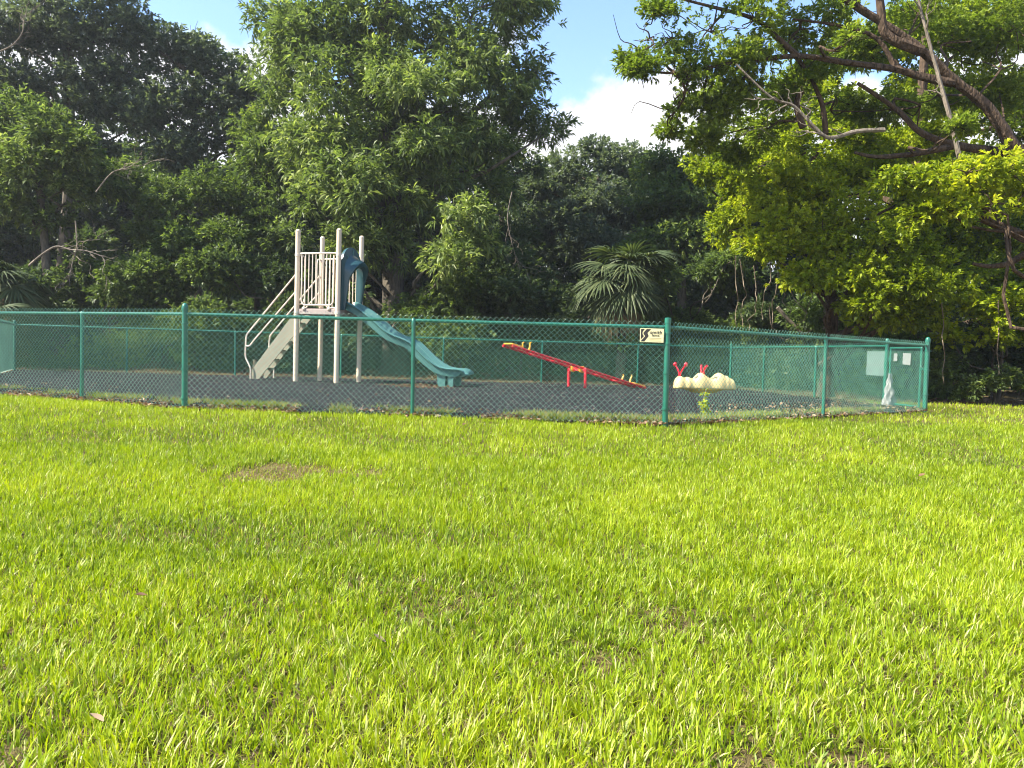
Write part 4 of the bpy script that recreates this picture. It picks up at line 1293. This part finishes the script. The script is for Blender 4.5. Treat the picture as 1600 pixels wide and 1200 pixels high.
# undergrowth
shr = 'bushes of the undergrowth behind the fence'
bl_ = [('dark bush behind the left end of the back fence', 50, 520, 23.5, 6, 130, LD), ('dark bush right of the left palmettos', 170, 490, 24.5, 7, 120, LB), ('leafy bush behind the foot of the stairs', 300, 480, 24.5, 8, 120, LB),
       ('dark bush behind the play tower', 430, 470, 25, 8, 120, LD), ('dark bush behind the upper part of the slide', 530, 505, 25, 7, 60, LD), ('dark bush behind the lower end of the slide', 715, 515, 25, 8, 85, LB),
       ('dark bush left of the fan palm behind the seesaw', 810, 490, 25.5, 9, 120, LD), ('dark bush right behind the fan palm', 940, 500, 27, 8, 120, LD), ('leafy bush right of the fan palm', 1080, 470, 25.5, 9, 110, LB),
       ('dark bush below the hanging vines', 1200, 530, 25.5, 8, 110, LD), ('green bush seen through the right side fence', 1310, 545, 23.5, 9, 110, LB), ('green bush seen through the gate', 1420, 570, 20.5, 7, 80, LB)]
for lab, px, py, Yb, nn, sp, lm in bl_:
    lst = [(px + random.uniform(-sp, sp) * 0.75, py + random.uniform(-70, 90), random.uniform(34, 50), Yb + random.uniform(-1.0, 1.2), random.uniform(-.12, .06)) for _ in range(nn + 3)]
    tree('bush', lab, trunk_at(px, Yb, [(px + 4, 560), (px, 500)]), 0.06, 0.02, cl(lst), lm, BD, cat='bush', group=shr, stem_name='stem', crown_name='foliage', twigs=2, L=0.15, W=0.065, per=9, dens=62, gap=0.1)
# right edge thicket
lst = [(1500, 470, 34, 17.8, .05), (1540, 490, 32, 17.6, .12), (1580, 470, 34, 17.6, .05), (1480, 520, 28, 18, 0), (1560, 525, 26, 17.6, .04), (1600, 520, 32, 17.8, 0), (1620, 470, 38, 18, 0)]
tree('bush', 'vine covered thicket with round bright leaves at the right edge', trunk_at(1560, 18.5, [(1565, 560), (1560, 500)]), 0.06, 0.02, cl(lst), LL_, BD, cat='bush', group=shr, stem_name='stem', crown_name='foliage', L=0.12, W=0.09, per=7, dens=85, gap=0.22, tbias=-0.08)
lst = [(1490, 600, 26, 17.9, -.02), (1520, 610, 24, 17.6, 0), (1560, 598, 28, 17.5, .03), (1600, 605, 26, 17.4, 0), (1640, 600, 30, 17.4, 0), (1470, 570, 24, 18.3, -.05)]
tree('bush', 'low green bush on the lawn edge at the far right', trunk_at(1555, 17.8, [(1555, 610), (1557, 590)]), 0.04, 0.015, cl(lst), LB, BD, cat='bush', group=shr, stem_name='stem', crown_name='foliage', L=0.12, W=0.06, per=9, dens=90, gap=0.1)
lst = [(1460 + 30 * a, 540 + 25 * math.sin(a * 2.1), 40, 20.5, -.12) for a in range(7)]
tree('bush', 'dark bush in the shade behind the right edge thicket', trunk_at(1550, 20.8, [(1550, 580), (1552, 540)]), 0.05, 0.02, cl(lst), LD, BD, cat='bush', group=shr, stem_name='stem', crown_name='foliage', L=0.15, W=0.07, per=8, dens=60)

# low growth on the floor of the wood
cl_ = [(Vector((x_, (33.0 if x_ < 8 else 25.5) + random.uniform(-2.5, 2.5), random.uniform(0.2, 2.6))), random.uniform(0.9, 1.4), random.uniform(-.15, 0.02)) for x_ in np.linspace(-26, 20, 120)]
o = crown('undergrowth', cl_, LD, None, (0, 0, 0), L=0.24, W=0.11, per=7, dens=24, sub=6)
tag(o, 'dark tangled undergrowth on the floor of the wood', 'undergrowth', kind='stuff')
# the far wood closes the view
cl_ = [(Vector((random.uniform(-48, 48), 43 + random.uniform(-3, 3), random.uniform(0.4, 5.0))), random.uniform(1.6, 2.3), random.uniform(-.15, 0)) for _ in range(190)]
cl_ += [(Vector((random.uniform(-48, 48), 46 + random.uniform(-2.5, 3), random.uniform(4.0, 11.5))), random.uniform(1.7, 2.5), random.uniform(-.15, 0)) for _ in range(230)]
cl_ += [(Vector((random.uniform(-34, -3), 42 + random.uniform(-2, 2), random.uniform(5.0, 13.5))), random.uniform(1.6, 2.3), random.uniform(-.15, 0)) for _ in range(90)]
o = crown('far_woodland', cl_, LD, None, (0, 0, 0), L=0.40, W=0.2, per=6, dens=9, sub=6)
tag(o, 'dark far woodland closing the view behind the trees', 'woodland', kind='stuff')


# ------------------------------------------------------------------ palms
def frond_mesh(n_leaf, RL, arc, droop, hang):
    """fan in local space: petiole end at the origin, fan faces +x"""
    Vv = []; Ff = []; Tt = []
    for k_ in range(n_leaf):
        a = -arc / 2 + arc * k_ / (n_leaf - 1) + random.gauss(0, 0.02)
        L_ = RL * (0.72 + 0.28 * math.cos(a * 0.75)) * random.uniform(0.88, 1.05)
        d = Vector((math.cos(a), math.sin(a), 0))
        wv = Vector((-math.sin(a), math.cos(a), 0))
        w0 = RL * arc / n_leaf * 0.27
        b = len(Vv)
        tn = min(1, max(0, random.gauss(0.5, 0.16)))
        segs = 5
        p = Vector((0, 0, 0)); el = hang + random.gauss(0, 0.05)
        for s_ in range(segs + 1):
            t = s_ / segs
            wd = w0 * (0.25 + 1.6 * t if t < 0.45 else (0.97 * (1 - (t - 0.45) / 0.55))) + 0.002
            up = Vector((0, 0, 1))
            Vv += [p - wv * wd, p + up * wd * 0.5, p + wv * wd]; Tt += [tn] * 3
            st = L_ / segs
            el -= droop / segs * (0.3 + 2.0 * t)
            p = p + d * (st * math.cos(el)) + Vector((0, 0, st * math.sin(el)))
        for s_ in range(segs):
            q = b + s_ * 3
            Ff += [(q, q + 1, q + 4, q + 3), (q + 1, q + 2, q + 5, q + 4)]
    return Vv, Ff, Tt


def palm(label, base, crown_z, n_f, RL, pet, dead, seed, trunk_r=0.16, low=-0.5, high=1.25, group='fan palms at the edge of the wood', face=None):
    random.seed(seed)
    root = thing('fan_palm', label, 'palm', base, 0, group)
    mb = MB()
    if crown_z > 0.4:
        zs = np.linspace(-0.05, crown_z, 14)
        mb.tube([(0.03 * math.sin(z * 2), 0, z) for z in zs], [trunk_r * (1.05 if k_ % 2 else 0.92) for k_ in range(14)], 10, jit=0.08)
        for k_ in range(26):
            a = random.uniform(0, 2 * PI); z = random.uniform(0.2, crown_z)
            mb.tube([(math.cos(a) * trunk_r * 0.9, math.sin(a) * trunk_r * 0.9, z), (math.cos(a) * trunk_r * 1.5, math.sin(a) * trunk_r * 1.5, z + 0.16)], [0.04, 0.02], 5)
    else:
        mb.ball((0, 0, 0.05), (0.14, 0.14, 0.14), 8, 6)
    mb.build('trunk', M['bark_dark'], root)
    for k_ in range(n_f + dead):
        isd = k_ >= n_f
        az = 2.4 * k_ + random.uniform(-0.3, 0.3)
        if face is not None and not isd and k_ % 3 != 0:
            az = face + random.uniform(-1.4, 1.4)
        el = low + (high - low) * ((k_ + 0.5) / n_f) if not isd else random.uniform(-1.25, -0.9)
        L_ = pet * random.uniform(0.8, 1.15)
        mb = MB()
        d = Vector((math.cos(az) * math.cos(el), math.sin(az) * math.cos(el), math.sin(el)))
        p0 = Vector((0, 0, crown_z)); p1 = p0 + d * L_ * 0.5 + Vector((0, 0, 0.04)); p2 = p0 + d * L_ - Vector((0, 0, 0.06 * L_))
        mb.tube([p0, p1, p2], [0.022, 0.016, 0.011], 5)
        Vv, Ff, Tt = frond_mesh(26 if not isd else 14, RL * random.uniform(0.85, 1.1) * (0.8 if isd else 1), (rad(230) if not isd else rad(120)), random.uniform(0.1, 0.45) if not isd else 0.4, 0.12 if not isd else 0.0)
        # orient the fan: x along the petiole, tilted downwards
        e2 = el - (0.55 if not isd else 0.3)
        xa = Vector((math.cos(az) * math.cos(e2), math.sin(az) * math.cos(e2), math.sin(e2)))
        ya = Vector((-math.sin(az), math.cos(az), 0)); za = xa.cross(ya)
        Mx = Matrix((xa, ya, za)).transposed()
        Rt = random.uniform(-0.35, 0.35)
        Mx = Mx @ Matrix.Rotation(Rt, 3, 'X')
        n0_ = len(mb.v)
        fan = [Mx @ v + p2 for v in Vv]
        # leaflet tips fall with their weight
        fan = [v - Vector((0, 0, 0.35 * ((v - p2).length / RL) ** 2.5 * RL * (0.65 if not isd else 0.8))) for v in fan]
        mb.add(fan, Ff)
        o_ = mb.build('frond', M['dead_frond'] if isd else M['frond'], root)
        a_ = o_.data.attributes.new('tint', 'FLOAT', 'POINT')
        a_.data.foreach_set('value', np.array([0.55] * n0_ + Tt, np.float32))
        if isd: tag(o_, 'dry brown hanging frond')


gp = at(968, 590, 24.6)
palm('grey green fan palm with dry brown fronds behind the seesaw', (gp.x, 24.6, 0), 3.25, 25, 1.08, 1.05, 9, 5, 0.17, low=-0.8, high=1.2, face=-PI / 2)
gp = at(5, 590, 22.6)
palm('upper fan palm at the left edge with pale spiky leaves', (gp.x, 22.6, 0), 2.5, 9, 0.95, 0.7, 3, 8, 0.15, low=-0.6, high=1.1, face=-0.6)
gp = at(-12, 590, 21.4)
palm('lower palmetto at the left edge just above the fence rail', (gp.x, 21.4, 0), 1.35, 8, 0.85, 0.65, 1, 9, 0.12, low=-0.4, high=1.1, face=-0.5)

# ------------------------------------------------------------------ vines and dead branches
random.seed(31)
ords = ['first', 'second', 'third', 'fourth', 'fifth', 'sixth', 'seventh', 'eighth', 'ninth', 'tenth', 'eleventh', 'twelfth']
vin = [([(1153, 425), (1152, 470), (1153, 520)], 22), ([(1158, 430), (1164, 452), (1162, 480), (1160, 510)], 22), ([(1178, 440), (1183, 468), (1172, 500), (1172, 522)], 22), ([(1205, 425), (1198, 455), (1192, 500)], 21.5), ([(1216, 448), (1207, 480), (1205, 515)], 21.5),
       ([(1220, 440), (1226, 470), (1234, 490), (1230, 515)], 21), ([(1228, 450), (1258, 482), (1256, 500), (1243, 514)], 21), ([(1205, 500), (1213, 525), (1228, 532), (1243, 524)], 21), ([(1252, 450), (1247, 475), (1262, 490)], 21), ([(1270, 440), (1266, 470), (1260, 486)], 20.5),
       ([(1470, 490), (1478, 540), (1475, 600)], 17.4), ([(1560, 495), (1562, 540), (1561, 585)], 17.2)]
for k_, (pl, Yv) in enumerate(vin):
    pl2 = []
    for q_ in range(len(pl) - 1):
        for t in (0, 0.33, 0.67):
            pl2.append((pl[q_][0] + (pl[q_ + 1][0] - pl[q_][0]) * t + random.uniform(-4, 4), pl[q_][1] + (pl[q_ + 1][1] - pl[q_][1]) * t))
    pl2.append(pl[-1])
    pth = smooth_path([at(a, b_ - (25 if q_ == 0 else 0), Yv + random.uniform(-.2, .2)) for q_, (a, b_) in enumerate(pl2)], 4)
    mb = MB(); mb.tube(pth, taper(len(pth), 0.013, 0.007), 6, jit=0.1)
    o = mb.build('hanging_vine', M['vine'], None, True)
    lab = f'bare brown vine, {ords[k_]} from the left of those above the right fence' if k_ < 10 else ('bare vine hanging just right of the corner post' if k_ == 10 else 'bare vine hanging in front of the thicket at the right edge')
    tag(o, lab, 'vine', 'bare vines hanging from the trees')


def dead_branch(label, pl, Yv, r, seed, spread=0.5, kids=9):
    random.seed(seed)
    P0 = [at(a, b_, Yv) for a, b_ in pl]
    pth = smooth_path(P0, 5)
    mb = MB(); mb.tube(pth, taper(len(pth), r, r * 0.35), 7, jit=0.12)
    for k_ in range(kids):
        i_ = random.randint(len(pth) // 4, len(pth) - 2)
        a = pth[i_]; d = (pth[i_ + 1] - pth[i_ - 1]).normalized()
        d = (d + Vector((random.gauss(0, spread), random.gauss(0, spread), random.gauss(-0.1, spread)))).normalized()
        L_ = random.uniform(0.35, 1.1)
        q = wander(a, a + d * L_, 4, 0.18)
        mb.tube(q, taper(len(q), r * 0.35, 0.004), 5)
        for _ in range(2):
            b_ = q[random.randint(len(q) // 3, len(q) - 1)]
            d2 = (d + Vector((random.gauss(0, .6), random.gauss(0, .6), random.gauss(0, .6)))).normalized()
            q2 = wander(b_, b_ + d2 * L_ * 0.45, 3, 0.2)
            mb.tube(q2, taper(len(q2), r * 0.2, 0.003), 4)
    o_ = mb.build('dead_branch', M['bark_pale'], None, True)
    tag(o_, label, 'branch', 'bare dead branches in the wood')


dead_branch('pale crooked dead branch above the left end of the fence', [(45, 415), (65, 398), (88, 385), (110, 390), (135, 392), (163, 402)], 22.5, 0.035, 3)
dead_branch('grey dead twigs spreading below the olive green tree on the left', [(118, 345), (120, 385), (112, 415), (108, 445)], 22.7, 0.022, 4, 0.6)
dead_branch('bare grey dead branch reaching right among the left trees', [(150, 300), (175, 270), (200, 262), (222, 248)], 23.5, 0.025, 5, 0.5, 10)
dead_branch('bare white dead branch against the dark crown in the top left corner', [(0, 80), (20, 70), (35, 50), (38, 25)], 27, 0.03, 6, 0.5, 8)
dead_branch('long pale bare branch under the rough brown limbs on the right', [(1382, 203), (1340, 205), (1296, 215), (1270, 196), (1240, 165), (1205, 152), (1150, 100)], 15.8, 0.05, 7, 0.4, 8)
dead_branch('pale upright dead stem crossing the rough brown limbs', [(1503, 262), (1482, 175), (1460, 95), (1440, 20), (1432, -20)], 15.9, 0.055, 8, 0.3, 5)
dead_branch('thin bare dead stem hanging beside the white cloud', [(800, 300), (793, 340), (800, 380), (812, 420)], 24.5, 0.022, 9, 0.4, 8)
dead_branch('forked dead limb lying behind the right fence', [(1215, 480), (1238, 505), (1262, 520), (1300, 470)], 22.5, 0.06, 10, 0.4, 4)
dead_branch('thin pale twig standing above the right end of the fence', [(1286, 514), (1298, 505), (1315, 503), (1335, 500)], 19.5, 0.02, 11, 0.4, 3)

# ------------------------------------------------------------------ a few fallen leaves on the lawn
random.seed(3)
def fallen(label, px, py, L_, W_, tintv, tiltv):
    L_ *= 0.7; W_ *= 0.7
    g = ground_at(px, py)
    n_ = 7
    rows = []
    for a in range(n_ + 1):
        t = a / n_
        wd = W_ * math.sin(PI * min(0.98, max(0.03, t))) ** 0.8 / 2
        z = 0.25 * L_ * (t - 0.5) ** 2
        rows.append([(L_ * (t - 0.5), -wd, z + wd * 0.5), (L_ * (t - 0.5), 0, z), (L_ * (t - 0.5), wd, z + wd * 0.5)])
    mb = MB(); mb.grid(rows)
    top = [[(x, y, z - 0.0012) for x, y, z in r_] for r_ in rows]
    mb.grid(top)
    o_ = mb.build('fallen_leaf', M['litter'], None, True)
    a_ = o_.data.attributes.new('tint', 'FLOAT', 'POINT'); a_.data.foreach_set('value', np.full(len(o_.data.vertices), tintv, np.float32))
    o_.location = (g.x, g.y, g.z + 0.052); o_.rotation_euler = (random.uniform(-.3, .3), -tiltv, random.uniform(0, 6))
    tag(o_, label, 'leaf', 'dead leaves lying on the lawn')


fallen('pale straw coloured leaf standing up in the grass left of centre', 592, 1018, 0.085, 0.04, 1.0, 0.6)
fallen('small reddish brown leaf in the grass on the left', 220, 948, 0.07, 0.045, 0.55, 0.2)
fallen('brown leaf in the grass far right below the gate', 1440, 752, 0.10, 0.06, 0.6, 0.3)
fallen('dark brown leaf in the grass near the left part of the fence', 485, 674, 0.16, 0.07, 0.05, 0.1)
fallen('reddish leaf in the grass below the seesaw', 725, 670, 0.11, 0.06, 0.5, 0.2)
fallen('pale brown leaf in the bottom left corner of the lawn', 150, 1148, 0.08, 0.05, 0.9, 0.3)

# ------------------------------------------------------------------ moist summer air
HAZE = 0.0006
m, nt, out = new_mat('moist_air')
pv = nt.nodes.new('ShaderNodeVolumePrincipled')
pv.inputs['Color'].default_value = (0.86, 0.92, 1.0, 1)
pv.inputs['Density'].default_value = HAZE
pv.inputs['Anisotropy'].default_value = 0.3
nt.links.new(pv.outputs[0], out.inputs['Volume'])
mb = MB(); mb.box((0, 68, 9.0), (284, 228, 23.0))
o = mb.build('haze', m, None, False)
tag(o, 'thin summer haze hanging in the air over the playground and wood', 'haze', kind='stuff')
